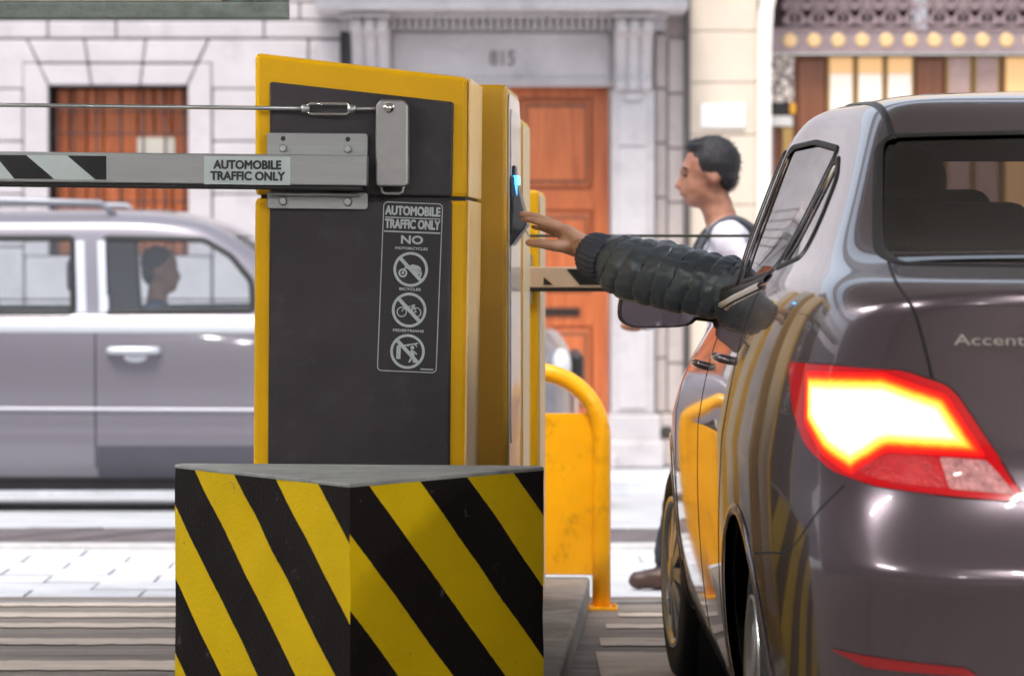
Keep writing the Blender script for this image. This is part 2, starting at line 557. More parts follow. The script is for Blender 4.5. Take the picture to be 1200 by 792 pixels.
nt.links.new(tcn.outputs['Object'], nb.inputs['Vector']); nt.links.new(nb.outputs['Fac'], bp.inputs['Height']); nt.links.new(bp.outputs[0], b.inputs['Normal'])

F_ = P(410, 571, 6.67); ztop = F_.z
def on_level(px, py, z):
    o, d = ray(px, py)
    return o + d * ((z - o.z) / d.z)
Lc, Rc = on_level(205, 548, ztop), on_level(637, 551, ztop)
Fc = F_.copy()
Rb = Rc + Vector((-.01, .04, 0)); Lb = Lc + Vector((.01, .04, 0))
blk = thing('concrete_block', 'big concrete block with yellow and black hazard stripes in front of barrier cabinet', 'barrier block', (Fc.x, Fc.y, 0.0), 0)
me = bpy.data.meshes.new('striped_block')
bm = bmesh.new()
uvl = bm.loops.layers.uv.new('UVMap')
def ins(p, d): return p
corners = [Lc, Fc, Rc, Rb, Lb]
rel = [c_ - Vector((Fc.x, Fc.y, 0)) for c_ in corners]
NZ, NU = 40, 40
vg = {}
# face stripes: phase so the printed bands fall as on the real block; u in periods
def uperiod(side, t):
    if side == 0: return (t - 0.12) / 0.475
    if side == 1: return (t - 0.097) / 0.495 + 2.0
    return t * 2.05 + 4
zbot = 0.0
def jitter(p, amt):
    return Vector((noise.noise(p * 9) * amt, noise.noise(p * 9 + Vector((5, 3, 1))) * amt, 0))
for side in range(5):
    a, b2 = rel[side], rel[(side + 1) % 5]
    for i in range(NU + 1):
        for j in range(NZ + 1):
            t, h = i / NU, j / NZ
            p = a.lerp(b2, t)
            p.z = zbot + (ztop - zbot) * h
            p += jitter(p, 0.003)
            key = (side if i < NU else (side + 1) % 5, i % NU, j)
            if key not in vg: vg[key] = bm.verts.new(p)
def V_(side, i, j):
    return vg[(side if i < NU else (side + 1) % 5, i % NU, j)]
for side in range(5):
    for i in range(NU):
        for j in range(NZ):
            f = bm.faces.new((V_(side, i, j), V_(side, i + 1, j), V_(side, i + 1, j + 1), V_(side, i, j + 1)))
            for lp, (di, dj) in zip(f.loops, ((0, 0), (1, 0), (1, 1), (0, 1))):
                t, h = (i + di) / NU, (j + dj) / NZ
                drop = (1 - h) * (ztop - zbot)
                kk = (0.61 / 0.475) / 0.427 if side == 0 else (0.405 / 0.495) / 0.258
                lp[uvl].uv = (uperiod(side, t), -drop * kk)
bm.normal_update()
bm.to_mesh(me); bm.free()
me.materials.append(M_stripe)
o = link_mesh('striped_block', me, blk)
tm = bpy.data.meshes.new('block_top'); bm = bmesh.new()
M_btop = mat('block_top_paint', (0.24, 0.25, 0.24), 0.7, var=0.2, vscale=9, bump=.3, bscale=70, dirt=(.07, .07, .065), dscale=6, damt=.7)
poly = [Vector((r_.x, r_.y, 0)) for r_ in rel]
cc = sum(poly, Vector()) / 5
MB().add([(*(cc + (p - cc) * 1.004).xy, ztop + .0) for p in poly] + [(*(cc + (p - cc) * 1.004).xy, ztop + .008) for p in poly],
         [(0, 1, 6, 5), (1, 2, 7, 6), (2, 3, 8, 7), (3, 4, 9, 8), (4, 0, 5, 9), (5, 6, 7, 8, 9)]).build('top_cap', M_btop, blk, bev=.004, seg=3)
# ================================================================== BARRIER GATE (near)
ROLL = 0.012
GY = 7.85
gate = thing('barrier_gate', 'near yellow barrier cabinet with charcoal panel, prohibition sticker and striped arm to the left', 'barrier gate', (P(425, 290, GY).x, GY, 0.10), YAW)
gate.rotation_euler = (0, ROLL, YAW)
GX = P(425, 290, GY).x
def gp(px, py):
    p = P(px, py, GY)
    z = p.z - 0.10
    return (p.x - GX) / math.cos(YAW) - z * ROLL, z
def gpoly(pts): return [gp(*q_) for q_ in pts]
D = 0.44
LB = -0.002
# housing below the seam, hood above it
zl = gp(298, 231)[1]
MB().prism(gpoly([(298, 233), (549, 233)]) + [(gp(549, 400)[0], 0.0), (gp(298, 400)[0], 0.0)], 'y', 0, D).build('housing', M_yellow, gate, bev=.012, seg=2)
MB().prism(gpoly([(298, 63), (549, 90), (549, 230.5), (298, 230.5)]), 'y', 0, D).build('hood', M_yellow, gate, bev=.012, seg=2)
MB().prism(gpoly([(305, 229), (545, 229), (545, 235), (305, 235)]), 'y', .006, D - .006).build('seam_gasket', M_rubber, gate)
up = MB().prism(round_poly(gpoly([(316, 97), (532, 119), (530, 229.5), (316, 229.5)]), .008), 'y', -.010, .02).build('hood_panel', M_panel, gate, bev=.007, seg=2)
lo = MB().prism(round_poly(gpoly([(316, 234), (530, 234)]) + [(gp(530, 400)[0], .06), (gp(316, 400)[0], .06)], .008), 'y', -.010, .02).build('door_panel', M_panel, gate, bev=.007, seg=2)
M_litside = mat('pale_lit_side', (.78, .55, .24), .35, var=.05, coat=.3)  # pale colour paints daylight onto the cabinet's right side
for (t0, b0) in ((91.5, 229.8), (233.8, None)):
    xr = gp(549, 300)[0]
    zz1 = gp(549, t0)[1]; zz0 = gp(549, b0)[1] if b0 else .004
    MB().box(xr - .004, xr + .002, -.002, D - .02, zz0, zz1).build('lit_side_strip', M_litside, gate, bev=.002)
# crank lever with its pin and pull handle
lv = MB().prism(gpoly([(449, 118), (474, 118), (481, 125), (481, 217), (476, 219), (447, 219), (443, 217), (443, 125)]), 'y', -.062, -.014).build('crank_lever', M_steel, gate, bev=.005, seg=3)
x_, z_ = gp(459, 128)
MB().lathe([(0, -.012), (.011, -.012), (.013, -.006), (.013, 0)], (x_, -.063, z_), 'y', 18).build('pivot_pin', M_chrome, lv)
pts = [gp(449, 217), gp(450, 225), gp(454, 227), (gp(470, 227)), gp(474, 225), gp(475, 217)]
MB().tube([(a, -.05, b_) for a, b_ in pts], .0035, 8).build('pull_handle', M_steel, lv)
# arm flange: two angle brackets with bolts
for nm, py0, py1, lipy in (('upper', 157, 188, 185), ('lower', 226, 246, 229)):
    x0, z1 = gp(314, py0); x1, z0 = gp(432, py1)
    br = MB().prism(rrect(x0, x1, z0, z1, .008), 'y', -.024, -.012).build('arm_bracket', M_alu, gate, bev=.002)
    lz = gp(320, lipy)[1]
    MB().box(gp(320, lipy)[0], gp(424, lipy)[0], -.055, -.024, lz - .003, lz + .003).build('bracket_lip', M_alu, br, bev=.0015)
    for bx in (333, 409):
        bz = gp(bx, (py0 + py1) / 2 + (3 if nm == 'upper' else 1))
        MB().lathe([(0, -.010), (.008, -.010), (.0105, -.005), (.0105, 0)], (bz[0], -.0245, bz[1]), 'y', 6 if nm == 'upper' else 14, smooth=False).build('bolt', M_zinc, br)
        if nm == 'upper':
            bz = gp(bx, 164)
            MB().lathe([(0, -.001), (.006, -.001)], (bz[0], -.0245, bz[1]), 'y', 12).build('bolt_hole', M_blackpl, br)
# boom
x0, zt = gp(-330, 183.5); x1, zb_ = gp(434, 219)
zt2 = zt
arm = MB().box(x0, x1 - .002, -.105, -.052, zb_, zt).build('arm', M_alu, gate, bev=.003)
MB().box(x0, x1 - .01, -.100, -.057, zb_ - .011, zb_).build('dark_under_strip', M_rubber, arm, bev=.003)  # black strip stands in for the shade under the arm
MB().box(x1 - .003, x1 + .001, -.104, -.053, zb_ + .001, zt - .001).build('arm_end_cap', M_alu, arm)
def plaque(name, px0, px1, py0, py1, m, yy, parent):
    a, zz1 = gp(px0, py0); b_, zz0 = gp(px1, py1)
    return MB().box(a, b_, yy, -.1048, zz0, zz1).build(name, m, parent)
plaque('reflective_sheet', -330, 132, 187.5, 215, M_white_sheet, -.1060, arm)
for k_ in range(-6, 3):
    # slanted black bars
    bx = 1 + (k_ - 0) * 85.0
    q_ = [(bx - 0, 187.5), (bx + 37, 187.5), (bx + 70, 215), (bx + 23, 215)]
    if bx > 40:
        q_ = [(86, 187.5), (132, 187.5), (132, 215), (119, 215)]
    if bx > 100: continue
    MB().prism(gpoly(q_), 'y', -.1068, -.1060).build('arm_stripe', M_black_sheet, arm)
lbl = plaque('arm_label', 246, 346, 186.5, 219, M_white_sheet, -.1062, arm)
M_ink = mat('black_ink', (0.02, 0.022, 0.026), 0.5)
for txt, py, wpx in (('AUTOMOBILE', 196.5, 78), ('TRAFFIC ONLY', 209.5, 86)):
    x_, z_ = gp(296.5, py)
    text_mesh(txt, 0.0285, M_ink, 'label_text', arm, on_face(x_, -.1068, z_), bold=.0013, width=wpx / 484.0, extrude=.0003)
# tie rod with turnbuckle
a = gp(-330, 127.5); b_ = gp(362, 129); c_ = gp(412, 129); d_ = gp(452, 128)
rod = MB().tube([(a[0], -.04, a[1]), (b_[0], -.04, b_[1])], .0052, 10).build('tie_rod', M_zinc, gate)
MB().tube([(c_[0], -.04, c_[1]), (d_[0], -.04, d_[1])], .0045, 10).build('rod_end', M_zinc, rod)
for dz in (-.0125, .0125):
    p0, p1 = gp(366, 129), gp(408, 129)
    MB().tube([(p0[0] - .012, -.04, p0[1] + dz * .35), (p0[0], -.04, p0[1] + dz), (p1[0], -.04, p1[1] + dz), (p1[0] + .012, -.04, p1[1] + dz * .35)], .0036, 8).build('turnbuckle_bar', M_chrome, rod)
for xx in (360, 414):
    p0 = gp(xx, 129)
    MB().lathe([(0, -.009), (.009, -.009), (.010, 0), (.009, .009), (0, .009)], (p0[0], -.04, p0[1]), 'x', 12).build('turnbuckle_nut', M_zinc, rod)

# ---- prohibition sticker on the door panel
SX, SZ = gp(481, 336)
st = MB().prism(rrect(-.0745, .0745, -.211, .211, .012), 'y', -.0004, 0).build('prohibition_sticker', mat('sticker_film', (.030, .028, .032), .4, spec=.28, var=.1), gate)
st.location = (SX, -.0102, SZ); st.rotation_euler = (0, R(-2.3) * -1 - .0, 0)
st.rotation_euler = (0, R(1.6), 0)
k4 = 1 / 484.0
def ring2d(outer, inner, name):
    n = len(outer)
    vs = [(p[0], -.0009, p[1]) for p in outer] + [(p[0], -.0009, p[1]) for p in inner] 
    fs = [(i, (i + 1) % n, n + (i + 1) % n, n + i) for i in range(n)]
    return MB().add(vs, fs).build(name, M_print, st)
w, h = 35.0 * k4, 99.0 * k4
ring2d(rrect(-w, w, -h, h, .011), rrect(-w + .0022, w - .0022, -h + .0022, h - .0022, .009), 'sticker_border')
def bar2(x0, x1, z0, z1, name='underline'):
    return MB().box(x0, x1, -.0009, -.0005, z0, z1).build(name, M_print, st)
text_mesh('AUTOMOBILE', .030, M_print, 'sticker_text', st, on_face(0, -.0008, 88.5 * k4), bold=.0012, width=64 * k4, extrude=.0002)
bar2(-32.5 * k4, 32.5 * k4, 80.2 * k4, 81.4 * k4)
text_mesh('TRAFFIC ONLY', .030, M_print, 'sticker_text', st, on_face(0, -.0008, 73 * k4), bold=.0012, width=64 * k4, extrude=.0002)
bar2(-33 * k4, 33 * k4, 63.6 * k4, 65.2 * k4)
text_mesh('NO', .027, M_print, 'sticker_text', st, on_face(0, -.0008, 55 * k4), bold=.0010, width=25 * k4, extrude=.0002)
def disc_ring(cz, nm):
    n = 40
    oc = [(20.3 * k4 * math.cos(2 * math.pi * i / n), cz + 20.3 * k4 * math.sin(2 * math.pi * i / n)) for i in range(n)]
    ic = [(17.2 * k4 * math.cos(2 * math.pi * i / n), cz + 17.2 * k4 * math.sin(2 * math.pi * i / n)) for i in range(n)]
    ring2d(oc, ic, nm)
    d = 17.8 * k4 * .7071; t = 1.5 * k4
    MB().add([(-d - t, -.0011, cz + d - t), (-d + t, -.0011, cz + d + t), (d + t, -.0011, cz - d + t), (d - t, -.0011, cz - d - t)], [(0, 3, 2, 1)]).build('prohibition_slash', M_print, st)
def flat(polys, cz, nm, tubes=(), rings=()):
    mb = MB()
    for pl in polys:
        mb.add([(x * k4, -.0009, cz + z * k4) for x, z in pl], [tuple(range(len(pl)))])
    for (p, q_, t) in tubes:
        a_, b2 = Vector(p), Vector(q_)
        nrm = Vector((-(b2 - a_).y, (b2 - a_).x)).normalized() * t / 2
        pl = [a_ + nrm, b2 + nrm, b2 - nrm, a_ - nrm]
        mb.add([(v.x * k4, -.0009, cz + v.y * k4) for v in pl], [(0, 1, 2, 3)])
    for (cx, cz2, ro, ri) in rings:
        n = 24
        vs = []
        for r_ in (ro, ri):
            for i in range(n):
                vs.append(((cx + r_ * math.cos(2 * math.pi * i / n)) * k4, -.0009, cz + (cz2 + r_ * math.sin(2 * math.pi * i / n)) * k4))
        mb.add(vs, [(i, (i + 1) % n, n + (i + 1) % n, n + i) for i in range(n)])
    return mb.build(nm, M_print, st)
for cz, word, wpx in ((21, 'MOTORCYCLES', 38), (-26.5, 'BICYCLES', 25), (-75, 'PEDESTRIANS', 36)):
    text_mesh(word, .0085, M_print, 'sticker_text', st, on_face(0, -.0008, (cz + 24.2) * k4), bold=.0003, width=wpx * k4, extrude=.0002)
    disc_ring(cz * k4, 'prohibition_ring')
flat([[(-4, 3), (2, 6), (9, 4.5), (12, 2), (13, -4), (8, -6), (4, -4), (-1, -1)], [(-8, 7), (-3, 4.5), (-2, 3), (-6, 5)]], 21 * k4, 'motorcycle_icon',
     tubes=[((-9, -4), (-5, 6), 1.3), ((-5, 6), (-10, 8), 1.1), ((-6, 2), (3, 0), 2.2)], rings=[(-9, -4.5, 5.2, 3.2), (-9, -4.5, 1.6, 0.1), (8.5, -4.5, 5.0, 3.0)])
flat([], -26.5 * k4, 'bicycle_icon', tubes=[((-8.5, -2), (-4, 5), 1.1), ((-4, 4), (5, 4), 1.1), ((-4, 4), (0, -2.5), 1.1), ((0, -2.5), (5, 4), 1.1), ((0, -2.5), (8.5, -2), 1.1), ((8.5, -2), (5, 5.5), 1.1), ((3, 5.8), (7, 5.8), 1.4), ((-4, 5), (-5.5, 7), 1.1), ((-7.5, 7), (-4.5, 7), 1.2)],
     rings=[(-8.5, -2.5, 6, 4.8), (8.5, -2.5, 6, 4.8)])
flat([[(-13, -9), (-8, -9), (-8, 6), (-10, 8), (-13, 6)], [(3, 1), (6, 2.5), (8, -2), (9, -7), (6, -8), (4, -5)], [(4, -6), (6.5, -7), (4, -12), (1, -13), (2.5, -10)], [(6, -7), (9, -7), (10, -12), (7, -13)]], -75 * k4, 'pedestrian_icon',
     tubes=[((5, 1), (1, -3), 1.5), ((7, 1), (11, -3), 1.5), ((-9, 6), (12, 10), 1.6), ((0, 6), (3, 9), 1.2), ((8, 9), (11, 6), 1.2)], rings=[(5.5, 4.8, 2.3, 0.1)])
bar2(16 * k4, 31 * k4, -95.6 * k4, -94.2 * k4, 'maker_line')

# ================================================================== PAY STATION with ticket reader
M_side = mat('pale_grey_side', (0.60, 0.56, 0.55), 0.35, 0.0, var=0.05, coat=.3)
M_mustard = mat('mustard_enamel', (0.46, 0.255, 0.004), 0.4, var=0.07, vscale=3, coat=0.2, rvar=0.06)
def cabinet(name, label, cat, Y, pxR, pytop, wid, dep, m_front, m_side, frame=0.02, topr=.012):
    p = P(pxR, pytop, Y)
    t = thing(name, label, cat, (p.x, Y, .10), YAW)
    H = p.z - .10
    MB().box(-wid, 0, 0, dep, 0.0, H).build('housing', m_front, t, bev=topr, seg=3)
    return t, H
py_, H2 = cabinet('ticket_machine', 'tall mustard ticket machine with pale side and blue lit card reader', 'ticket machine', 8.36, 594, 99, 0.30, .56, M_mustard, M_side)
MB().prism(rrect(.03, .53, .05, H2 - .02, .05), 'x', .001, .005).build('side_panel', M_side, py_, bev=.002)
MB().prism(rrect(.055, .505, .60, H2 - .06, .04), 'x', .0055, .0085).build('display_fascia', mat('fascia_grey', (.42, .40, .41), .3, var=.05, coat=.3), py_, bev=.001)
# reader: wedge-shaped black hood with lit rim, ticket mouth
rz = P(594, 250, 8.36).z - .10
rd = MB().add([(.009, .03, rz - .085), (.009, .22, rz - .085), (.009, .22, rz + .10), (.009, .03, rz + .10),
          (.050, .05, rz - .028), (.050, .20, rz - .028), (.019, .20, rz + .095), (.019, .05, rz + .095)],
         [(0, 3, 7, 4), (1, 5, 6, 2), (0, 4, 5, 1), (3, 2, 6, 7), (4, 7, 6, 5), (0, 1, 2, 3)]).build('card_reader', mat('reader_black', (.022, .024, .032), .35, var=.1), py_, bev=.004)
MB().box(.010, .024, .045, .19, rz + .045, rz + .098).build('reader_light', mat('reader_glow', (.05, .2, .6), .3, emit=(.05, .38, 1.0), estr=2.2), rd)
MB().box(.010, .018, .08, .17, rz + .098, rz + .125).build('reader_latch', M_blackpl, rd, bev=.003)
# ticket in the slot
tk = MB().box(-.004, .0, -.001, .04, -.04, .045).build('paper_ticket', mat('ticket_paper', (.72, .66, .56), .7))
tk.location = P(616.5, 268, 8.42); tk.rotation_euler = (0, R(-27), 0)
tag(tk, 'slim pale paper ticket between the outstretched hand and the card reader', 'ticket')

c3, H3 = cabinet('equipment_cabinet', 'slim yellow equipment cabinet with cream edge, standing behind the ticket machine', 'cabinet', 9.15, 611, 138, .26, .42, M_yellow, M_side)
MB().prism(rrect(.02, .40, .04, H3 - .015, .03), 'x', .001, .004).build('side_panel', mat('cream_side', (.70, .55, .32), .4, var=.05), c3, bev=.002)
# second gate: shorter cabinet with the arm across the exit lane
c4, H4 = cabinet('barrier_gate', 'shorter yellow far barrier gate whose striped arm crosses the exit lane to the right', 'barrier gate', 9.85, 631, 223, .36, .40, M_yellow, M_side)
MB().prism(rrect(.02, .38, .04, H4 - .015, .03), 'x', .001, .004).build('side_panel', MATS['cream_side'], c4, bev=.002)
def z4(py): return P(640, py, 9.85 - .06).z - .10
zt, zb_ = z4(313), z4(337)
X4 = P(631, 290, 9.85).x
def x4(px): return P(px, 290, 9.79).x - X4
M_tanarm = mat('tan_reflective_arm', (.60, .47, .34), .45, var=.06)
arm4 = MB().box(-.10, 2.9, -.085, -.035, zb_, zt).build('arm', M_tanarm, c4, bev=.003)
MB().box(-.10, 2.9, -.082, -.038, zb_ - .012, zb_).build('dark_under_strip', M_rubber, arm4, bev=.003)  # black strip along the arm's lower edge
for k_ in range(8):
    x0 = x4(640) + k_ * .118 * 1.0
    if k_ == 0:
        q_ = [(x4(639), zb_ + .008), (x4(650), zb_ + .008), (x4(639), zt - .03)]
    else:
        q_ = [(x0 - .052, zt - .006), (x0 + .025, zt - .006), (x0 + .058, zb_ + .008), (x0 - .012, zb_ + .008)]
    MB().prism(q_, 'y', -.0865, -.0852).build('arm_stripe', M_black_sheet, arm4)
zr = z4(276.5)
MB().tube([(-.2, -.05, zr), (2.9, -.05, zr)], .0045, 8).build('tie_rod', mat('dark_rod', (.10, .12, .09), .5, .5), c4)
MB().box(-.14, -.02, -.034, -.001, zb_ - .05, zt + .04).build('arm_bracket', M_alu, c4, bev=.003)
MB().box(-.22, -.17, -.06, -.001, zr - .12, zr + .02).build('crank_lever', M_steel, c4, bev=.004)

# ================================================================== GUARD HOOP at the end of the island
pf = P(701, 717, 10.8)
hp = thing('guard_hoop', 'bright yellow tubular guard hoop with yellow sheet infill at the end of island', 'guard hoop', (pf.x + .012, 10.84, 0.0), YAW)
r_t = 0.031
ztop_h = P(650, 430, 10.8).z - r_t + .012
rad = .22
pts = [(0, 0, 0), (0, 0, .2), (0, 0, .4), (0, 0, ztop_h - rad)]
for i in range(1, 13):
    a = R(90 * i / 12)
    pts.append((-rad + rad * math.cos(a), 0, ztop_h - rad + rad * math.sin(a)))
for i in range(0, 13):
    a = R(90 * i / 12)
    pts.append((-.48 - rad * math.sin(a) + 0, 0, ztop_h - rad + rad * math.cos(a)))
pts += [(-.70, 0, .4), (-.70, 0, 0.10)]
MB().tube(pts, r_t, 20).build('hoop_tube', M_hoop, hp)
zi = P(660, 485, 10.8).z
MB().box(-.70 + r_t - .004, -r_t + .004, -.004, .004, .115, zi).build('infill_sheet', M_hoop, hp, bev=.002)
MB().box(-.055, .055, -.055, .055, 0.0, .010).build('base_plate', M_hoop, hp, bev=.002)
MB().box(-.755, -.645, -.055, .055, 0.101, .110).build('base_plate', M_hoop, hp, bev=.002)
for xx, zz in ((.044, .010), (-.044, .010)):
    MB().lathe([(0, .014), (.008, .014), (.008, 0)], (xx, -.04, zz), 'z', 6, smooth=False).build('anchor_bolt', M_hoop, hp)
# ================================================================== VEHICLES: shared tools
def lerp_tab(tab, y):
    if y <= tab[0][0]: return tab[0][1]
    for (a, va), (b_, vb) in zip(tab, tab[1:]):
        if y <= b_:
            t = (y - a) / (b_ - a)
            return va + (vb - va) * t
    return tab[-1][1]

class Shell:
    """a vehicle skin: rings of control points smoothed into one dense surface that parts are cut from"""
    def __init__(s, rings, levels=3, creases=()):
        # rings: list of half outlines [(x,y,z)...] from rear centre (x=0) to front centre (x=0), left side negative x
        K = len(rings[0])
        bm = bmesh.new()
        cols = 2 * (K - 1)
        cl = bm.edges.layers.float.new('crease_edge')
        grid = []
        for rg in rings:
            full = [Vector((-x, y, z)) for x, y, z in rg] + [Vector((x, y, z)) for x, y, z in rg[-2:0:-1]]
            grid.append([bm.verts.new(p) for p in full])
        for a, b_ in zip(grid, grid[1:]):
            for i in range(cols):
                bm.faces.new((a[i], b_[i], b_[(i + 1) % cols], a[(i + 1) % cols]))
        def capgrid(r, up):
            # close a ring with quads between its two sides
            for i in range(0, K - 1):
                l0, l1 = r[i], r[i + 1]
                r0, r1 = r[(-i) % cols], r[(-i - 1) % cols]
                vs = [l0, l1, r1, r0]
                u = []
                for v in vs:
                    if v not in u: u.append(v)
                f = u if not up else u[::-1]
                bm.faces.new(f)
        capgrid(grid[0], True)
        capgrid(grid[-1], False)
        for ri, val, k0, k1 in creases:
            for i in list(range(k0, k1)):
                for (p, q_) in ((i, i + 1), ((-i) % cols, (-i - 1) % cols)):
                    e = bm.edges.get((grid[ri][p % cols], grid[ri][q_ % cols]))
                    if e: e[cl] = val
        bmesh.ops.recalc_face_normals(bm, faces=bm.faces)
        me = bpy.data.meshes.new('shell')
        bm.to_mesh(me); bm.free()
        o = bpy.data.objects.new('shell', me); COL.objects.link(o)
        md = o.modifiers.new('s', 'SUBSURF'); md.levels = levels; md.render_levels = levels
        md.uv_smooth = 'NONE'
        bpy.context.view_layer.update()
        dg = bpy.context.evaluated_depsgraph_get()
        me2 = bpy.data.meshes.new_from_object(o.evaluated_get(dg))
        bpy.data.objects.remove(o)
        s.bm = bmesh.new(); s.bm.from_mesh(me2)
        s.bm.normal_update()
        # orientation check: roof normal up
        top = max(s.bm.faces, key=lambda f: f.calc_center_median().z)
        if top.normal.z < 0:
            bmesh.ops.reverse_faces(s.bm, faces=s.bm.faces[:])
            s.bm.normal_update()
        t = s.bm.copy()
        bmesh.ops.triangulate(t, faces=t.faces)
        t.verts.ensure_lookup_table(); t.faces.ensure_lookup_table(); t.normal_update()
        s.vn = [v.normal.copy() for v in s.bm.verts]
        s.vc = [v.co.copy() for v in s.bm.verts]
        s.tri = [tuple(v.index for v in f.verts) for f in t.faces]
        s.bvh = BVHTree.FromPolygons(s.vc, s.tri)
        t.free()
        s.lay = s.bm.faces.layers.int.new('part')
        s.names = ['body']
    def normal(s, co):
        loc, n, i, d = s.bvh.find_nearest(co)
        a, b_, c_ = (s.vc[k] for k in s.tri[i])
        v0, v1, v2 = b_ - a, c_ - a, loc - a
        d00, d01, d11, d20, d21 = v0.dot(v0), v0.dot(v1), v1.dot(v1), v2.dot(v0), v2.dot(v1)
        den = d00 * d11 - d01 * d01
        if abs(den) < 1e-14: return n
        v = (d11 * d20 - d01 * d21) / den; w = (d00 * d21 - d01 * d20) / den; u = 1 - v - w
        i0, i1, i2 = s.tri[i]
        return (s.vn[i0] * u + s.vn[i1] * v + s.vn[i2] * w).normalized()
    def hit(s, o, d):
        loc, n, i, dist = s.bvh.ray_cast(Vector(o), Vector(d).normalized())
        return loc
    def cut(s, name, poly, axis_u, axis_v, d, filt=None, drop=False):
        """mark the faces inside poly (given in the axis_u/axis_v plane) and facing direction d"""
        U, Vv, d = Vector(axis_u), Vector(axis_v), Vector(d).normalized()
        pid = len(s.names); s.names.append(name if not drop else None)
        us = [p[0] for p in poly]; vs_ = [p[1] for p in poly]
        m = .06
        def near(f):
            c_ = f.calc_center_median()
            return (min(us) - m < c_.dot(U) < max(us) + m and min(vs_) - m < c_.dot(Vv) < max(vs_) + m
                    and f.normal.dot(d) > 0.02 and (filt is None or filt(c_)))
        work = [f for f in s.bm.faces if near(f)]
        n = len(poly)
        for i in range(n):
            a, b_ = poly[i], poly[(i + 1) % n]
            e = Vector((b_[0] - a[0], b_[1] - a[1]))
            if e.length < 1e-5: continue
            nrm2 = Vector((e.y, -e.x)).normalized()
            # only the faces around this edge
            lo = (min(a[0], b_[0]) - .05, min(a[1], b_[1]) - .05); hi = (max(a[0], b_[0]) + .05, max(a[1], b_[1]) + .05)
            sel = []
            for f in work:
                c_ = f.calc_center_median(); pu, pv_ = c_.dot(U), c_.dot(Vv)
                if lo[0] < pu < hi[0] and lo[1] < pv_ < hi[1]: sel.append(f)
            if not sel: continue
            selset = set(sel)
            geom = sel + list({e_ for f in sel for e_ in f.edges}) + list({v for f in sel for v in f.verts})
            pno = (U * nrm2.x + Vv * nrm2.y)
            pco = U * a[0] + Vv * a[1]
            # points satisfy dot(U)=.. even for non-unit/oblique axes because U,V are orthonormal
            ret = bmesh.ops.bisect_plane(s.bm, geom=geom, plane_co=pco, plane_no=pno, dist=1e-6)
            fs = [g for g in ret['geom'] if isinstance(g, bmesh.types.BMFace)]
            work = [f for f in work if f.is_valid and f not in selset] + [f for f in fs if f.is_valid]
            work = list(set(work))
        def inside(u, v):
            c = False
            j = n - 1
            for i in range(n):
                if (poly[i][1] > v) != (poly[j][1] > v) and u < (poly[j][0] - poly[i][0]) * (v - poly[i][1]) / (poly[j][1] - poly[i][1]) + poly[i][0]:
                    c = not c
                j = i
            return c
        for f in work:
            if f.is_valid and f[s.lay] == 0 or f[s.lay] != 0:
                c_ = f.calc_center_median()
                if inside(c_.dot(U), c_.dot(Vv)):
                    f[s.lay] = pid
        return pid
    def extract(s, name, m, parent, off=0.0, keep=None):
        ids = [i for i, nm in enumerate(s.names) if nm == name] if keep is None else keep
        faces = [f for f in s.bm.faces if f[s.lay] in ids]
        idx, vs, fs = {}, [], []
        for f in faces:
            row = []
            for v in f.verts:
                if v not in idx:
                    idx[v] = len(vs); vs.append(v.co.copy())
                row.append(idx[v])
            fs.append(row)
        nr = [s.normal(v) for v in vs]
        if off: vs = [v + n * off for v, n in zip(vs, nr)]
        me = bpy.data.meshes.new(name)
        me.from_pydata([tuple(v) for v in vs], [], fs)
        me.polygons.foreach_set('use_smooth', [True] * len(fs))
        me.materials.append(m)
        me.update()
        me.normals_split_custom_set_from_vertices(nr)
        return link_mesh(name, me, parent)
    def liner(s, name, m, parent, off, ids=(0,)):
        faces = [f for f in s.bm.faces if f[s.lay] in ids]
        idx, vs, fs = {}, [], []
        for f in faces:
            row = []
            for v in f.verts:
                if v not in idx:
                    idx[v] = len(vs); vs.append(v.co - s.normal(v.co) * off)
                row.append(idx[v])
            fs.append(row[::-1])
        mb = MB(); mb.add(vs, fs, True)
        return mb.build(name, m, parent)
    def project(s, pts, d):
        """3-D points moved along d onto the skin"""
        out = []
        d = Vector(d).normalized()
        for p in pts:
            h = s.hit(Vector(p) - d * 3.0, d)
            if h is not None: out.append(h)
        return out
    def ribbon(s, pts3, w, off, name, m, parent, closed=False, tap=False):
        """narrow strip following the skin through pts3"""
        q_ = []
        L = len(pts3)
        vs, fs = [], []
        for i in range(L):
            a = pts3[i - 1] if (closed or i > 0) else pts3[i]
            b_ = pts3[(i + 1) % L] if (closed or i < L - 1) else pts3[i]
            t = (b_ - a).normalized()
            n = s.normal(pts3[i])
            sd = t.cross(n).normalized()
            ww = w
            if tap: ww = w * max(.12, math.sin(math.pi * i / max(1, L - 1)))
            vs += [pts3[i] + sd * ww / 2 + n * off * .3, pts3[i] + sd * ww / 4 + n * off, pts3[i] - sd * ww / 4 + n * off, pts3[i] - sd * ww / 2 + n * off * .3]
        for i in range(L if closed else L - 1):
            j = (i + 1) % L
            for k_ in range(3):
                fs.append((4 * i + k_, 4 * j + k_, 4 * j + k_ + 1, 4 * i + k_ + 1))
        o = MB().add(vs, fs, True).build(name, m, parent)
        return o

def dens(pts, step=.02, closed=False):
    out = []
    pts = [Vector(p) for p in pts]
    L = len(pts)
    for i in range(L if closed else L - 1):
        a, b_ = pts[i], pts[(i + 1) % L]
        n = max(1, int((b_ - a).length / step))
        for k_ in range(n): out.append(a.lerp(b_, k_ / n))
    if not closed: out.append(pts[-1])
    return out

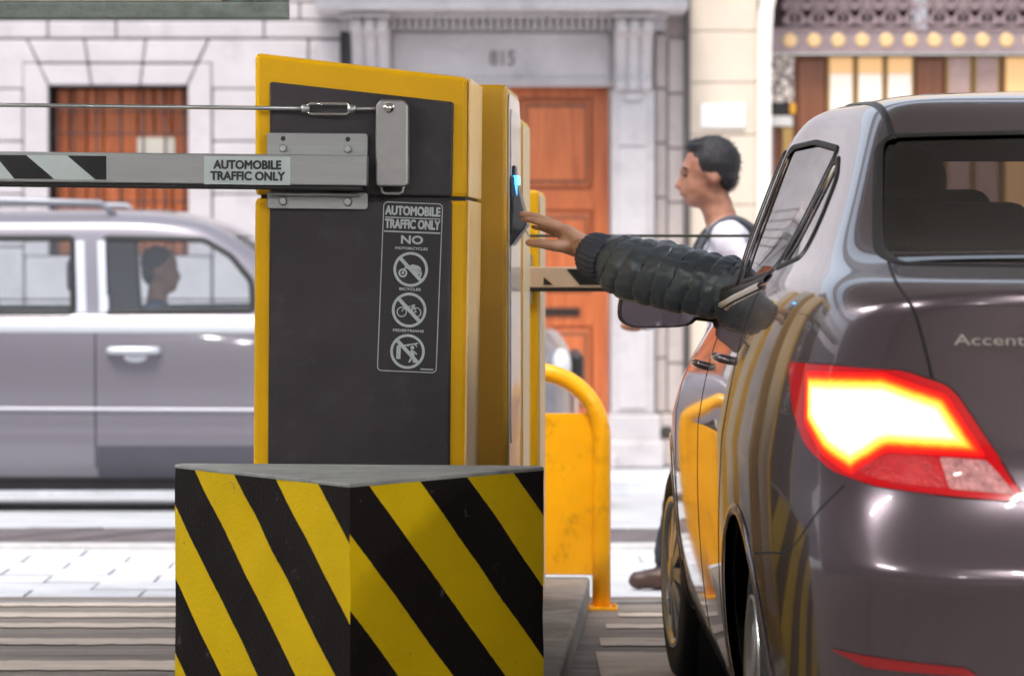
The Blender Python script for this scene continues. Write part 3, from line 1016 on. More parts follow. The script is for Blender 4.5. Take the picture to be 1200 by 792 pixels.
M_tyre = mat('tyre_rubber', (0.016, 0.016, 0.017), 0.7, var=0.2, vscale=20, bump=.2, bscale=80)
M_rim = mat('alloy_rim', (0.55, 0.56, 0.58), 0.25, 0.9, var=.05, vscale=10)
M_rimdark = mat('dark_rim', (0.06, 0.06, 0.065), 0.4, .6)
def wheel(parent, x, y, z, r, w, side, spokes=10, rimr=.68):
    """side: -1 outer face looks to -x"""
    t = MB()
    prof = [(r * rimr, -w / 2 + .012), (r * (rimr + .05), -w / 2), (r * .93, -w / 2 + .006), (r * .985, -w / 2 + .03), (r, -w / 2 + .06), (r, w / 2 - .06), (r * .985, w / 2 - .03), (r * .93, w / 2 - .006), (r * (rimr + .05), w / 2), (r * rimr, w / 2 - .012)]
    t.lathe([(a, b_ * (-side) * -1) for a, b_ in prof], (0, 0, 0), 'x', 48)
    wh = t.build('wheel', M_tyre, parent)
    wh.location = (x, y, z)
    rr = r * rimr
    rim = MB()
    o_ = side * w / 2
    rim.lathe([(rr + .004, o_ - side * .006), (rr + .002, o_ + side * .002), (rr - .012, o_ - side * .002), (rr - .022, o_ - side * .03), (rr - .03, -o_ * .6)], (0, 0, 0), 'x', 48)
    for k_ in range(spokes):
        a = 2 * math.pi * k_ / spokes
        for da in (-.10, .10):
            p0 = Vector((0, math.cos(a + da * .35) * rr * .2, math.sin(a + da * .35) * rr * .2)); p1 = Vector((0, math.cos(a + da) * (rr - .015), math.sin(a + da) * (rr - .015)))
            tn = (p1 - p0).normalized(); sd = Vector((0, -tn.z, tn.y))
            f0, f1, bk = o_ + side * .0, o_ - side * .012, o_ - side * .05
            vs = []
            for p, xx, hw in ((p0, f0, .011), (p1, f1, .009)):
                vs += [p + sd * hw + Vector((xx, 0, 0)), p - sd * hw + Vector((xx, 0, 0)), p - sd * hw * 1.5 + Vector((bk, 0, 0)), p + sd * hw * 1.5 + Vector((bk, 0, 0))]
            rim.add(vs, [(0, 1, 5, 4), (1, 2, 6, 5), (2, 3, 7, 6), (3, 0, 4, 7)])
    rim.lathe([(.0, o_ + side * .006), (rr * .17, o_ + side * .004), (rr * .24, o_ - side * .004), (rr * .26, o_ - side * .05)], (0, 0, 0), 'x', 24)
    rim.build('rim', M_rim, wh)
    MB().lathe([(rr * .75, o_ * .2), (rr * .75, o_ * .1), (0.01, o_ * .1)], (0, 0, 0), 'x', 32).build('brake_disc', M_rimdark, wh)
    return wh

# ================================================================== SEDAN at the ticket machine
CX, CY = 1.305, 5.52
sedan = thing('car', 'dark grey sedan with lit brake light stopped at the ticket machine', 'car', (CX, CY, 0))
def C2(p): return Vector(p) - Vector((CX, CY, 0))           # world to car
M_paint = mat('grey_metallic_paint', (0.112, 0.090, 0.107), 0.26, 0.65, var=0.02, vscale=400, coat=1.0)
M_glass = mat('tinted_glass', (0.42, 0.44, 0.44), 0.0, trans=1.0, ior=1.02, spec=0.5)
# thin tinted glass: transparent with a Fresnel reflection
def thin_glass(name, tint, refl=1.0):
    m = bpy.data.materials.new(name); m.use_nodes = True
    nt_ = m.node_tree; nt_.nodes.clear()
    out = nt_.nodes.new('ShaderNodeOutputMaterial'); mixs = nt_.nodes.new('ShaderNodeMixShader')
    tr = nt_.nodes.new('ShaderNodeBsdfTransparent'); gl = nt_.nodes.new('ShaderNodeBsdfGlossy'); ge = nt_.nodes.new('ShaderNodeNewGeometry')
    tr.inputs[0].default_value = (*tint, 1); gl.inputs['Roughness'].default_value = 0.01; gl.inputs[0].default_value = (refl, refl, refl, 1)
    dt = nt_.nodes.new('ShaderNodeVectorMath'); dt.operation = 'DOT_PRODUCT'
    nt_.links.new(ge.outputs['Normal'], dt.inputs[0]); nt_.links.new(ge.outputs['Incoming'], dt.inputs[1])
    def mth(op, a, b_=0.0, c_=0.0):
        n = nt_.nodes.new('ShaderNodeMath'); n.operation = op
        for i_, q_ in enumerate((a, b_, c_)):
            if isinstance(q_, (int, float)): n.inputs[i_].default_value = q_
            else: nt_.links.new(q_, n.inputs[i_])
        return n
    fr_ = mth('MULTIPLY_ADD', mth('POWER', mth('SUBTRACT', 1.0, mth('ABSOLUTE', dt.outputs['Value']).outputs[0]).outputs[0], 5.0).outputs[0], .92, .06)
    nt_.links.new(fr_.outputs[0], mixs.inputs[0]); nt_.links.new(tr.outputs[0], mixs.inputs[1]); nt_.links.new(gl.outputs[0], mixs.inputs[2]); nt_.links.new(mixs.outputs[0], out.inputs[0])
    MATS[name] = m
    return m
G_rear = thin_glass('dark_rear_glass', (.30, .26, .26))
G_side = thin_glass('side_glass', (.55, .58, .57))
M_trim = mat('dark_interior_trim', (0.030, 0.026, 0.027), 0.75, var=.2, vscale=8)
M_seat = mat('seat_fabric', (0.020, 0.019, 0.022), 0.85, var=.2, vscale=30)
M_gap = mat('shut_line', (0.004, 0.004, 0.004), 0.8)

XF = [0, .42, .71, .875, .932, .965, .985, 1, 1, 1, 1, .992, .962, .84, .5, 0]
YT = [0, .012, .062, .185, .40, .66, .96, 1.35, 1.9, 2.55, 3.1, 3.53, 3.92, 4.17, 4.33, 4.37]
def ring(w, yr, yf, ztab, xf=XF, yt=YT, rearflat=1.0):
    out = []
    for f, y in zip(xf, yt):
        # compress the ends so the ring runs from yr to yf
        yy = yr + (y / 4.37) * (yf - yr)
        out.append((f * w, yy, lerp_tab(ztab, yy)))
    return out
XG = [0, .39, .70, .865, .905, .925, .945, .965, .985, 1.015, 1.045, 1.055, 1.03, .90, .5, 0]          # greenhouse: squarer rear
YG = [0, .01, .05, .16, .42, .75, 1.1, 1.5, 1.9, 2.4, 2.8, 3.2, 3.6, 4.0, 4.28, 4.37]
RINGS = [
    ring(.66, .35, 4.0, [(0, .22), (4.4, .22)]),
    ring(.80, .14, 4.26, [(0, .24), (.9, .19), (3.5, .19), (4.4, .22)]),
    ring(.842, .04, 4.34, [(0, .36), (.9, .30), (3.5, .29), (4.4, .34)]),
    ring(.862, .015, 4.385, [(0, .52), (.9, .47), (3.5, .46), (4.4, .50)]),
    ring(.872, -.030, 4.37, [(0, .645), (.9, .64), (3.5, .63), (4.4, .62)]),
    ring(.870, .065, 4.32, [(0, .775), (.6, .80), (1.5, .81), (3.0, .78), (4.4, .70)]),
    ring(.850, .055, 4.22, [(0, .93), (.5, .965), (1.5, .95), (3.0, .89), (4.4, .76)]),
    ring(.812, .015, 4.10, [(.02, 1.138), (.09, 1.122), (.2, 1.105), (.5, 1.10), (1.2, 1.085), (2.2, 1.04), (3.0, .965), (4.2, .83)]),
    ring(.780, .10, 3.85, [(.1, 1.160), (.3, 1.150), (.5, 1.155), (1.2, 1.145), (2.2, 1.09), (3.0, 1.01), (4.0, .93)]),
    ring(.765, .48, 3.22, [(.4, 1.185), (.8, 1.20), (1.2, 1.185), (2.2, 1.115), (3.2, 1.035)], XG, YG),
    ring(.69, .80, 2.86, [(.7, 1.325), (1.2, 1.33), (2.2, 1.30), (2.9, 1.24)], XG, YG),
    ring(.615, 1.10, 2.46, [(1.0, 1.46), (1.3, 1.48), (2.0, 1.485), (2.5, 1.445)], XG, YG),
    ring(.565, 1.17, 2.34, [(1.1, 1.508), (1.4, 1.535), (2.0, 1.535), (2.5, 1.49)], XG, YG),
    ring(.34, 1.45, 2.12, [(1.1, 1.54), (1.8, 1.555), (2.5, 1.545)], XG, YG),
]
sh = Shell(RINGS, 3, creases=((4, .7, 0, 3), (5, .6, 3, 13), (7, .6, 0, 3)))

def side_cut(name, poly, drop=False, both=True, filt=None):
    ids = []
    for sgn in ((-1, 1) if both else (-1,)):
        ids.append(sh.cut(name, poly, (0, 1, 0), (0, 0, 1), (sgn, 0, 0), filt=lambda c_, s_=sgn: c_.x * s_ > .2 and (filt is None or filt(c_)), drop=drop))
    return ids
WR, FRY, RRY, WZ = .305, 3.53, .96, .305
for yc in (RRY, FRY):
    arch = [(yc + .355 * math.cos(2 * math.pi * k_ / 32), WZ + .02 + .355 * math.sin(2 * math.pi * k_ / 32)) for k_ in range(32)]
    arch = [(a, max(b_, .10)) for a, b_ in arch]
    arch = [p for p in arch if p[1] > .10] + [(yc - .34, .09), (yc + .34, .09)]
    arch.sort(key=lambda p: math.atan2(p[1] - WZ, p[0] - yc))
    side_cut('arch', arch, drop=True, filt=lambda c_: abs(c_.x) > .5 and c_.z < .75)
# side glass
dlo_front = round_poly([(2.10, 1.125), (2.10, 1.435), (2.30, 1.425), (2.55, 1.345), (2.98, 1.085), (2.55, 1.10)], .03)
dlo_rear = round_poly([(1.34, 1.158), (1.40, 1.42), (1.75, 1.445), (2.02, 1.44), (2.02, 1.128)], .03)
dlo_qtr = round_poly([(1.02, 1.19), (1.22, 1.355), (1.355, 1.405), (1.30, 1.165)], .03)
f_up = lambda c_: c_.z > 1.0
idF = side_cut('front_side_window', dlo_front, filt=f_up)
idR = side_cut('rear_side_window', dlo_rear, filt=f_up)
idQ = side_cut('quarter_window', dlo_qtr, filt=f_up)
# rear screen and windscreen
def hitpx(px, py):
    o, d = ray(px, py)
    h = sh.hit(C2(o), d)
    return h
tl = [(-.618, 1.20), (-.56, 1.415), (-.535, 1.437), (0, 1.447), (.535, 1.437), (.56, 1.415), (.618, 1.20), (.595, 1.180), (0, 1.172), (-.595, 1.180)]
sh.cut('rear_window', round_poly(tl, .02), (1, 0, 0), (0, 0, 1), (0, -1, 0), filt=lambda c_: c_.y < 1.6 and c_.z > 1.1)
ws = round_poly([(-.62, 1.06), (-.545, 1.40), (-.52, 1.44), (.52, 1.44), (.545, 1.40), (.62, 1.06)], .03)
sh.cut('windscreen', ws, (1, 0, 0), (0, 0, 1), (0, 1, 0), filt=lambda c_: c_.y > 1.9 and c_.z > 1.0)
# tail lamp outlines, measured on the near lamp and mirrored
TAIL = [(926, 424), (975, 428), (1060, 434), (1108, 450), (1122, 462), (1160, 520), (1197, 578), (1194, 588), (1120, 582), (1030, 570), (978, 552), (945, 520), (931, 480)]
LENS = [(948, 435), (1038, 436), (1110, 461), (1156, 535), (1040, 529), (1000, 557), (966, 532), (946, 495)]
LOWR = [(1003, 552), (1041, 531), (1098, 535), (1110, 572), (1050, 567)]
LOWC = [(1101, 535), (1156, 539), (1190, 580), (1113, 573)]
DU, DD = Vector((.7071, -.7071, 0)), Vector((-.7071, -.7071, 0))
def lamp_poly(pxs, r=.012):
    pts = []
    for q_ in pxs:
        h = hitpx(*q_)
        if h is None:
            print('MISS', q_); continue
        pts.append((h.dot(DU), h.z))
    return round_poly(pts, r, 3)
def both_lamps(name, pxs, r=.012):
    pl = lamp_poly(pxs, r)
    a = sh.cut(name, pl, DU, (0, 0, 1), DD, filt=lambda c_: c_.x < 0 and c_.y < 1.0)
    b_ = sh.cut(name, [(-u, v) for u, v in pl][::-1], (-.7071 * -1, .7071, 0), (0, 0, 1), (.7071, -.7071, 0), filt=lambda c_: c_.x > 0 and c_.y < 1.0)
    return a, b_
# mirrored lamp: axis must be the mirror of DU -> (-.7071,-.7071); u' = dot
def both_lamps(name, pxs, r=.012):
    pl = lamp_poly(pxs, r)
    a = sh.cut(name, pl, DU, (0, 0, 1), DD, filt=lambda c_: c_.x < 0 and c_.y < 1.0)
    b_ = sh.cut(name, pl, (-.7071, -.7071, 0), (0, 0, 1), (.7071, -.7071, 0), filt=lambda c_: c_.x > 0 and c_.y < 1.0)
    return a, b_
lampA = both_lamps('tail_light', TAIL, .015)
lensA = both_lamps('brake_lens', LENS, .008)
lowrA = both_lamps('indicator_lens', LOWR, .006)
lowcA = both_lamps('reversing_lens', LOWC, .006)
refl = round_poly([(-.74, .50), (-.52, .485), (-.50, .47), (-.68, .475)], .004)
rfA = sh.cut('rear_reflector', refl, (1, 0, 0), (0, 0, 1), (0, -1, 0), filt=lambda c_: c_.y < .5)
rfB = sh.cut('rear_reflector', [(-a, b_) for a, b_ in refl][::-1], (1, 0, 0), (0, 0, 1), (0, -1, 0), filt=lambda c_: c_.y < .5)
hl = round_poly([(3.86, .70), (4.16, .64), (4.22, .70), (4.02, .80), (3.80, .80)], .02)
idH = side_cut('headlight', hl)

body = sh.extract('body', M_paint, sedan)
body_ids = (0,)
sh.liner('interior_trim', M_trim, sedan, .022, (0, lampA[0], lampA[1]))
def part(name, m, off=0.0, ids=None, parent=sedan):
    o = sh.extract(name, m, parent, off, keep=ids)
    return o
part('rear_window', G_rear, -.004)
part('windscreen', G_side, -.004)
part('front_side_window', G_side, -.004, [idF[1]])            # near one is wound down
for i in idR: part('rear_side_window', G_side, -.004, [i])
for i in idQ: part('quarter_window', G_side, -.004, [i])
# lamps
def lens_mat(name):
    """lamp lens: hot where the bulb sits behind it, fading to red plastic at its rim"""
    m = bpy.data.materials.new(name); m.use_nodes = True
    nt_ = m.node_tree; b_ = nt_.nodes['Principled BSDF']
    at = nt_.nodes.new('ShaderNodeAttribute'); at.attribute_name = 'rim'
    nz = nt_.nodes.new('ShaderNodeTexNoise'); nz.inputs['Scale'].default_value = 45
    tc_ = nt_.nodes.new('ShaderNodeTexCoord'); nt_.links.new(tc_.outputs['Object'], nz.inputs['Vector'])
    ad = nt_.nodes.new('ShaderNodeMath'); ad.operation = 'MULTIPLY_ADD'; ad.inputs[1].default_value = .10
    nt_.links.new(nz.outputs['Fac'], ad.inputs[0]); nt_.links.new(at.outputs['Fac'], ad.inputs[2])
    rp = nt_.nodes.new('ShaderNodeValToRGB'); el = rp.color_ramp.elements
    el[0].position = .14; el[0].color = (.9, .003, .003, 1)
    el[1].position = 1.0; el[1].color = (1, .56, .21, 1)
    e = el.new(.34); e.color = (1, .045, .002, 1)
    e = el.new(.54); e.color = (1, .26, .012, 1)
    e = el.new(.78); e.color = (1, .40, .07, 1)
    nt_.links.new(ad.outputs[0], rp.inputs[0])
    r2 = nt_.nodes.new('ShaderNodeMapRange'); r2.inputs[1].default_value = .2; r2.inputs[2].default_value = 1.0; r2.inputs[3].default_value = .5; r2.inputs[4].default_value = 2.7
    nt_.links.new(ad.outputs[0], r2.inputs[0])
    b_.inputs['Base Color'].default_value = (.35, .01, .01, 1); b_.inputs['Roughness'].default_value = .1
    # moulded ribs of the lens
    wv = nt_.nodes.new('ShaderNodeTexWave'); wv.bands_direction = 'DIAGONAL'; wv.inputs['Scale'].default_value = 60; wv.inputs['Distortion'].default_value = 0
    nt_.links.new(tc_.outputs['Object'], wv.inputs['Vector'])
    w2 = nt_.nodes.new('ShaderNodeMapRange'); w2.inputs[3].default_value = .86; w2.inputs[4].default_value = 1.06
    nt_.links.new(wv.outputs['Fac'], w2.inputs[0])
    mu = nt_.nodes.new('ShaderNodeMath'); mu.operation = 'MULTIPLY'
    nt_.links.new(r2.outputs[0], mu.inputs[0]); nt_.links.new(w2.outputs[0], mu.inputs[1])
    nt_.links.new(rp.outputs[0], b_.inputs['Emission Color']); nt_.links.new(mu.outputs[0], b_.inputs['Emission Strength'])
    MATS[name] = m
    return m
M_lit = lens_mat('lit_brake_lens')
def rim_attr(o, reach):
    """refine a lens and store how far each vertex lies from its rim"""
    bm = bmesh.new(); bm.from_mesh(o.data)
    bmesh.ops.triangulate(bm, faces=bm.faces)
    bmesh.ops.subdivide_edges(bm, edges=bm.edges[:], cuts=3, use_grid_fill=True)
    rim = [v.co.copy() for v in bm.verts if v.is_boundary]
    segs = [(e.verts[0].co.copy(), e.verts[1].co.copy()) for e in bm.edges if e.is_boundary]
    ly = bm.verts.layers.float.new('rim')
    for v in bm.verts:
        best = 9.0
        for a_, b_ in segs:
            ab = b_ - a_
            t_ = max(0, min(1, (v.co - a_).dot(ab) / max(ab.length_squared, 1e-12)))
            best = min(best, (v.co - a_ - ab * t_).length)
        v[ly] = min(1.0, best / reach)
    bm.to_mesh(o.data); bm.free()
    o.data.polygons.foreach_set('use_smooth', [True] * len(o.data.polygons))
M_red = mat('red_lamp_plastic', (.24, .002, .006), .08, coat=1.0, emit=(1, .004, .008), estr=.17)
M_ind = mat('indicator_red', (.30, .008, .012), .1, coat=1.0, emit=(1, .02, .02), estr=.14, var=.3, vscale=60, bump=.5, bscale=130)
M_clear = mat('clear_lamp_plastic', (.46, .24, .24), .08, coat=1.0, emit=(1, .12, .12), estr=.05, var=.45, vscale=50, bump=.8, bscale=110)
for i in (0, 1):
    lp = sh.extract('tail_light', M_red, sedan, .004, keep=[lampA[i]])
    rim_attr(sh.extract('brake_lens', M_lit, lp, .006, keep=[lensA[i]]), .036)
    sh.extract('indicator_lens', M_ind, lp, .006, keep=[lowrA[i]])
    sh.extract('reversing_lens', M_clear, lp, .006, keep=[lowcA[i]])
M_dred = mat('reflector_red', (.28, .008, .012), .12, coat=1.0)
sh.extract('rear_reflector', M_dred, sedan, .003, keep=[rfA]); sh.extract('rear_reflector', M_dred, sedan, .003, keep=[rfB])
for i in idH: sh.extract('headlight', mat('headlamp_clear', (.6, .62, .65), .08, coat=1.0), sedan, .003, keep=[i])
def mirror_pts(p): return [Vector((-v.x, v.y, v.z)) for v in p]
def line_px(pxs, w=.005, off=.0012, name='shut_line', m=M_gap, mirror=True, tap=False, step=4):
    q_ = smooth_poly(pxs, 8, closed=False)
    pts = [h for h in (hitpx(*a) for a in q_) if h is not None]
    sh.ribbon(pts, w, off, name, m, sedan, tap=tap)
    if mirror: sh.ribbon(mirror_pts(pts), w, off, name, m, sedan, tap=tap)
# boot lid edge, bumper joint, lamp edge
line_px([(1041, 306), (1050, 330), (1070, 362), (1082, 400), (1093, 446)], .006)
line_px([(884, 648), (900, 647), (926, 643), (958, 600), (990, 568)], .004)
lampedge = [h for h in (hitpx(*a) for a in round_poly(TAIL, 12, 3)) if h is not None]
sh.ribbon(lampedge, .005, .003, 'lamp_seal', M_gap, sedan, closed=True)
sh.ribbon(mirror_pts(lampedge), .005, .003, 'lamp_seal', M_gap, sedan, closed=True)
def side_line(pts2, w=.005, name='shut_line', m=M_gap, off=.0012, closed=False, rawx=-1.5):
    for sgn in (-1, 1):
        p3 = dens([(sgn * 1.2, a, b_) for a, b_ in pts2], .02, closed)
        p3 = sh.project(p3, (-sgn, 0, 0))
        if len(p3) > 2: sh.ribbon(p3, w, off, name, m, sedan, closed=closed)
side_line([(2.06, 1.09), (2.06, .6), (2.04, .27)])
side_line([(1.26, 1.13), (1.24, .95), (1.30, .72), (1.40, .50), (1.42, .27)])
side_line([(2.98, 1.03), (3.10, .9), (3.10, .45), (3.06, .27)])
side_line([(1.42, .245), (3.06, .245)], .008)
for pl in (dlo_front, dlo_rear, dlo_qtr):
    side_line(pl, .014, 'window_seal', M_rubber, .004, True)
# door frames: dark inner returns round each side opening
for pl in (dlo_front, dlo_rear):
    for sgn in (-1, 1):
        p3 = sh.project(dens([(sgn * 1.2, a, b_) for a, b_ in pl], .03, True), (-sgn, 0, 0))
        p3 = [p - sh.normal(p) * .040 for p in p3]
        MB().tube(p3, .030, 8, closed=True).build('door_frame', mat('maroon_black_trim', (.035, .016, .02), .55, var=.15), sedan)
def yproj_line(poly, sgn, w, name, m):
    p3 = dens([(a, 0, b_) for a, b_ in poly], .02, True)
    out = []
    for p in p3:
        h = sh.hit(Vector((p.x, sgn * 6, p.z)), (0, -sgn, 0))
        if h is not None: out.append(h)
    sh.ribbon(out, w, .003, name, m, sedan, closed=True)
yproj_line(round_poly(tl, .02), -1, .022, 'rear_window_seal', M_rubber)
yproj_line(ws, 1, .03, 'windscreen_seal', M_rubber)
# roof ditch mouldings
for sgn in (-1, 1):
    p3 = []
    for i in range(24):
        yy = 1.07 + i * .053
        h = sh.hit(Vector((sgn * .532, yy, 3)), (0, 0, -1))
        p3.append(h)
    sh.ribbon(p3, .016, .003, 'roof_moulding', M_blackpl, sedan)
side_line([(1.30, 1.146), (1.70, 1.124), (2.06, 1.108), (2.5, 1.086), (2.95, 1.070)], .026, 'belt_strip', M_rubber, .006)
side_line([(1.28, 1.128), (1.70, 1.106), (2.06, 1.090), (2.5, 1.068), (2.95, 1.052)], .016, 'belt_trim', mat('satin_trim', (.66, .62, .60), .45, .2), .010)
# wheel-arch lips
for yc in (RRY, FRY):
    for sgn in (-1, 1):
        p3 = []
        for k_ in range(33):
            a = R(-18 + 216 * k_ / 32)
            h = sh.hit(Vector((sgn * 2, yc + .362 * math.cos(a), WZ + .02 + .362 * math.sin(a))), (-sgn, 0, 0))
            if h is not None: p3.append(h)
        sh.ribbon(p3, .022, .006, 'arch_lip', M_paint, sedan)
        MB().lathe([(.37, 0), (.37, -.26 * sgn)], (sgn * .80, yc, WZ + .02), 'x', 28).build('arch_liner', M_trim, sedan)
for yc in (RRY, FRY):
    for sgn in (-1, 1):
        wh_ = wheel(sedan, sgn * (.758 if yc == FRY else .722), yc, WZ, WR, .205, sgn)
        if yc == FRY: wh_.rotation_euler = (0, 0, R(4.5))
# underbody
MB().box(-.66, .66, .5, 3.9, .20, .24).build('underbody', M_trim, sedan)
# door handles: pull bar over a dark cup
for sgn in (-1, 1):
    for yc, zc in ((1.52, .965), (2.28, .925)):
        h = sh.hit(Vector((sgn * 2, yc, zc)), (-sgn, 0, 0)); n = sh.normal(h)
        pts = [h + Vector((0, -.10, .004)) - n * .01, h + Vector((0, -.085, .004)) + n * .016, h + Vector((0, 0, .002)) + n * .022, h + Vector((0, .085, 0)) + n * .016, h + Vector((0, .10, 0)) - n * .01]
        pts = [Vector(p) for p in smooth_poly([tuple(p) for p in pts], 5, False)]
        MB().tube(pts, .010, 10).build('door_handle', M_paint, sedan)
# mirrors
MG = mat('mirror_glass', (.55, .50, .62), .03, 1.0)
for sgn in (-1, 1):
    base = P(772, 362, 8.44) - Vector((CX, CY, 0))
    hw, hh = 0.106, .055
    prof = [(-hw, -.022), (-hw * .94, .035), (-hw * .6, hh * .94), (hw * .4, hh), (hw * .95, hh * .8), (hw, -.01), (hw * .72, -.044), (-.03, -.05), (-hw * .72, -.046)]
    prof = smooth_poly(prof, 4)
    def sc(k_, yy): return [(x * k_, yy, z * k_) for x, z in prof]
    n = len(prof)
    rings_ = [sc(.90, .0), sc(.985, -.004), sc(1.0, .012), sc(.97, .05), sc(.80, .085), sc(.4, .105)]
    vs = [v for r_ in rings_ for v in r_]; fs = []
    for a in range(len(rings_) - 1):
        for k_ in range(n): fs.append((a * n + k_, a * n + (k_ + 1) % n, (a + 1) * n + (k_ + 1) % n, (a + 1) * n + k_))
    fs.append(tuple((len(rings_) - 1) * n + k_ for k_ in range(n)))
    mb = MB().add(vs, fs, True)
    bx = base.x
    mb.v = [((x if sgn < 0 else -x), y, z) for x, y, z in mb.v]
    # stalk to the door
    mo = mb.build('wing_mirror', M_paint, sedan)
    mo.location = (bx if sgn < 0 else -bx, base.y, base.z)
    gl = MB().add([(x * .90 * (1 if sgn < 0 else -1), .004, z * .90) for x, z in prof], [tuple(range(n))[::-1] if sgn < 0 else tuple(range(n))]).build('mirror_glass', MG, mo)
    sx_ = 1 if sgn < 0 else -1
    MB().prism([(hw * .7 * sx_, -.028), (hw * 2.1 * sx_, -.045), (hw * 2.1 * sx_, .0), (hw * .75 * sx_, .025)], 'y', .025, .075).build('mirror_stalk', M_blackpl, mo, bev=.008)
# boot badge lettering
bh = hitpx(1160, 398)
if bh is not None:
    n = sh.normal(bh)
    Zx = Vector((1, 0, 0)); up_ = (Vector((0, 0, 1)) - n * n.z).normalized(); rt = up_.cross(n).normalized()
    Mx = Matrix((( rt.x, up_.x, n.x, bh.x + n.x * .004), (rt.y, up_.y, n.y, bh.y + n.y * .004), (rt.z, up_.z, n.z, bh.z + n.z * .004), (0, 0, 0, 1)))
    text_mesh('Accent', .027, M_chrome, 'badge_lettering', sedan, Mx, bold=.0002, width=.122, extrude=.0028)
# number-plate recess strip, third brake light, exhaust are outside the picture; keep the plate
MB().box(-.26, .26, -.012, .0, -.06, .06).build('number_plate', M_white_sheet, sedan, M=Matrix.Translation((0, .02, .80)), bev=.002)
# seats
def seat(x, y, rear=False):
    w = .24
    MB().box(x - w, x + w, y, y + .5, .45, .60).build('seat_cushion', M_seat, sedan, bev=.05, seg=3)
    mb = MB().prism([(y - .02, .52), (y + .12, .52), (y + .02, 1.16), (y - .10, 1.16)], 'x', x - w, x + w)
    mb.build('seat_back', M_seat, sedan, bev=.05, seg=3)
    MB().prism([(y - .14, 1.14), (y - .03, 1.14), (y - .05, 1.34), (y - .14, 1.34)], 'x', x - .13, x + .13).build('headrest', M_seat, sedan, bev=.04, seg=3)
for xs in (-.36, .36): seat(xs, 1.86)
for xs in (-.40, 0, .40):
    MB().prism([(.86, 1.16), (.98, 1.16), (.97, 1.30), (.88, 1.30)], 'x', xs - .12, xs + .12).build('headrest', M_seat, sedan, bev=.035, seg=3)
MB().box(-.62, .62, .92, 1.06, .5, 1.17).build('rear_seat_back', M_seat, sedan, bev=.04, seg=3)
MB().box(-.62, .62, .60, .95, 1.13, 1.15).build('parcel_shelf', M_trim, sedan)
MB().box(-.66, .66, 2.72, 3.05, .62, 1.02).build('dashboard', M_trim, sedan, bev=.05, seg=3)
MB().tube([(-.36 + .17 * math.cos(2 * math.pi * k_ / 28), 2.62 + .06 * math.sin(2 * math.pi * k_ / 28), .93 + .16 * math.sin(2 * math.pi * k_ / 28)) for k_ in range(28)], .014, 8, closed=True).build('steering_wheel', M_blackpl, sedan)
# ================================================================== FAR SIDE OF THE STREET
FY = 23.75
def fx(px): return P(px, 300, FY).x
def fz(py): return P(600, py, FY).z
M_stone = mat('pale_limestone', (0.52, 0.48, 0.49), 0.8, var=0.09, vscale=2.5, bump=0.25, bscale=18, dirt=(0.36, 0.33, 0.34), dscale=2.4, damt=.85)
M_stone2 = mat('carved_limestone', (0.52, 0.485, 0.49), 0.8, var=0.10, vscale=4, bump=0.25, bscale=30, dirt=(0.30, 0.28, 0.28), dscale=3, damt=.6)
M_quoin = mat('brown_limestone', (0.50, 0.43, 0.405), 0.85, var=0.14, vscale=3, bump=0.3, bscale=20, dirt=(0.22, 0.19, 0.19), dscale=3, damt=.6)
M_joint = mat('stone_joint', (0.09, 0.085, 0.09), 0.9, var=.1)
M_cream = mat('cream_stucco', (0.68, 0.57, 0.46), 0.85, var=0.05, vscale=1.5, bump=0.15, bscale=25, dirt=(.55, .46, .38), dscale=1.2, damt=.5)
M_creamlt = mat('pale_stucco_trim', (0.80, 0.75, 0.68), 0.8, var=0.04)
def wood(name, c0, c1, rough=.38, sc=(14, 14, .9)):
    m = bpy.data.materials.new(name); m.use_nodes = True
    nt_ = m.node_tree; b_ = nt_.nodes['Principled BSDF']
    tc_ = nt_.nodes.new('ShaderNodeTexCoord'); mp = nt_.nodes.new('ShaderNodeMapping'); mp.inputs['Scale'].default_value = sc
    n = nt_.nodes.new('ShaderNodeTexNoise'); n.inputs['Scale'].default_value = 2.2; n.inputs['Detail'].default_value = 7; n.inputs['Distortion'].default_value = .6
    rp = nt_.nodes.new('ShaderNodeValToRGB'); rp.color_ramp.elements[0].position = .3; rp.color_ramp.elements[1].position = .7
    rp.color_ramp.elements[0].color = (*c0, 1); rp.color_ramp.elements[1].color = (*c1, 1)
    nt_.links.new(tc_.outputs['Object'], mp.inputs[0]); nt_.links.new(mp.outputs[0], n.inputs['Vector']); nt_.links.new(n.outputs['Fac'], rp.inputs[0]); nt_.links.new(rp.outputs[0], b_.inputs['Base Color'])
    b_.inputs['Roughness'].default_value = rough; b_.inputs['Coat Weight'].default_value = .25; b_.inputs['Coat Roughness'].default_value = .15
    MATS[name] = m
    return m
M_door = wood('varnished_orange_wood', (0.40, 0.085, 0.022), (0.64, 0.175, 0.05))
M_shut = wood('shutter_wood', (0.34, 0.075, 0.022), (0.62, 0.17, 0.05))
M_dwood = wood('dark_brown_wood', (0.16, 0.05, 0.02), (0.25, 0.085, 0.034), .45)
M_iron = mat('iron_bar', (0.07, 0.05, 0.05), 0.6, .4, var=.2)

# ---- stone house with the panelled door
hs_ = thing('stone_house', 'pale limestone house with panelled wooden door, carved surround and barred window', 'house', (fx(590), FY, -0.40))
OX, OZ = fx(590), -0.40
def HX(px): return fx(px) - OX
def HZ(py): return fz(py) - OZ
def hbox(name, x0, x1, y0, y1, py1, py0, m, parent=None, bev=0.0, seg=2):
    return MB().box(HX(x0), HX(x1), y0, y1, HZ(py0), HZ(py1)).build(name, m, parent or hs_, bev=bev, seg=seg)
zb0 = 0.0
def PB(z): return 290 - 0  # unused
PXB = 546.0     # pavement row at the wall
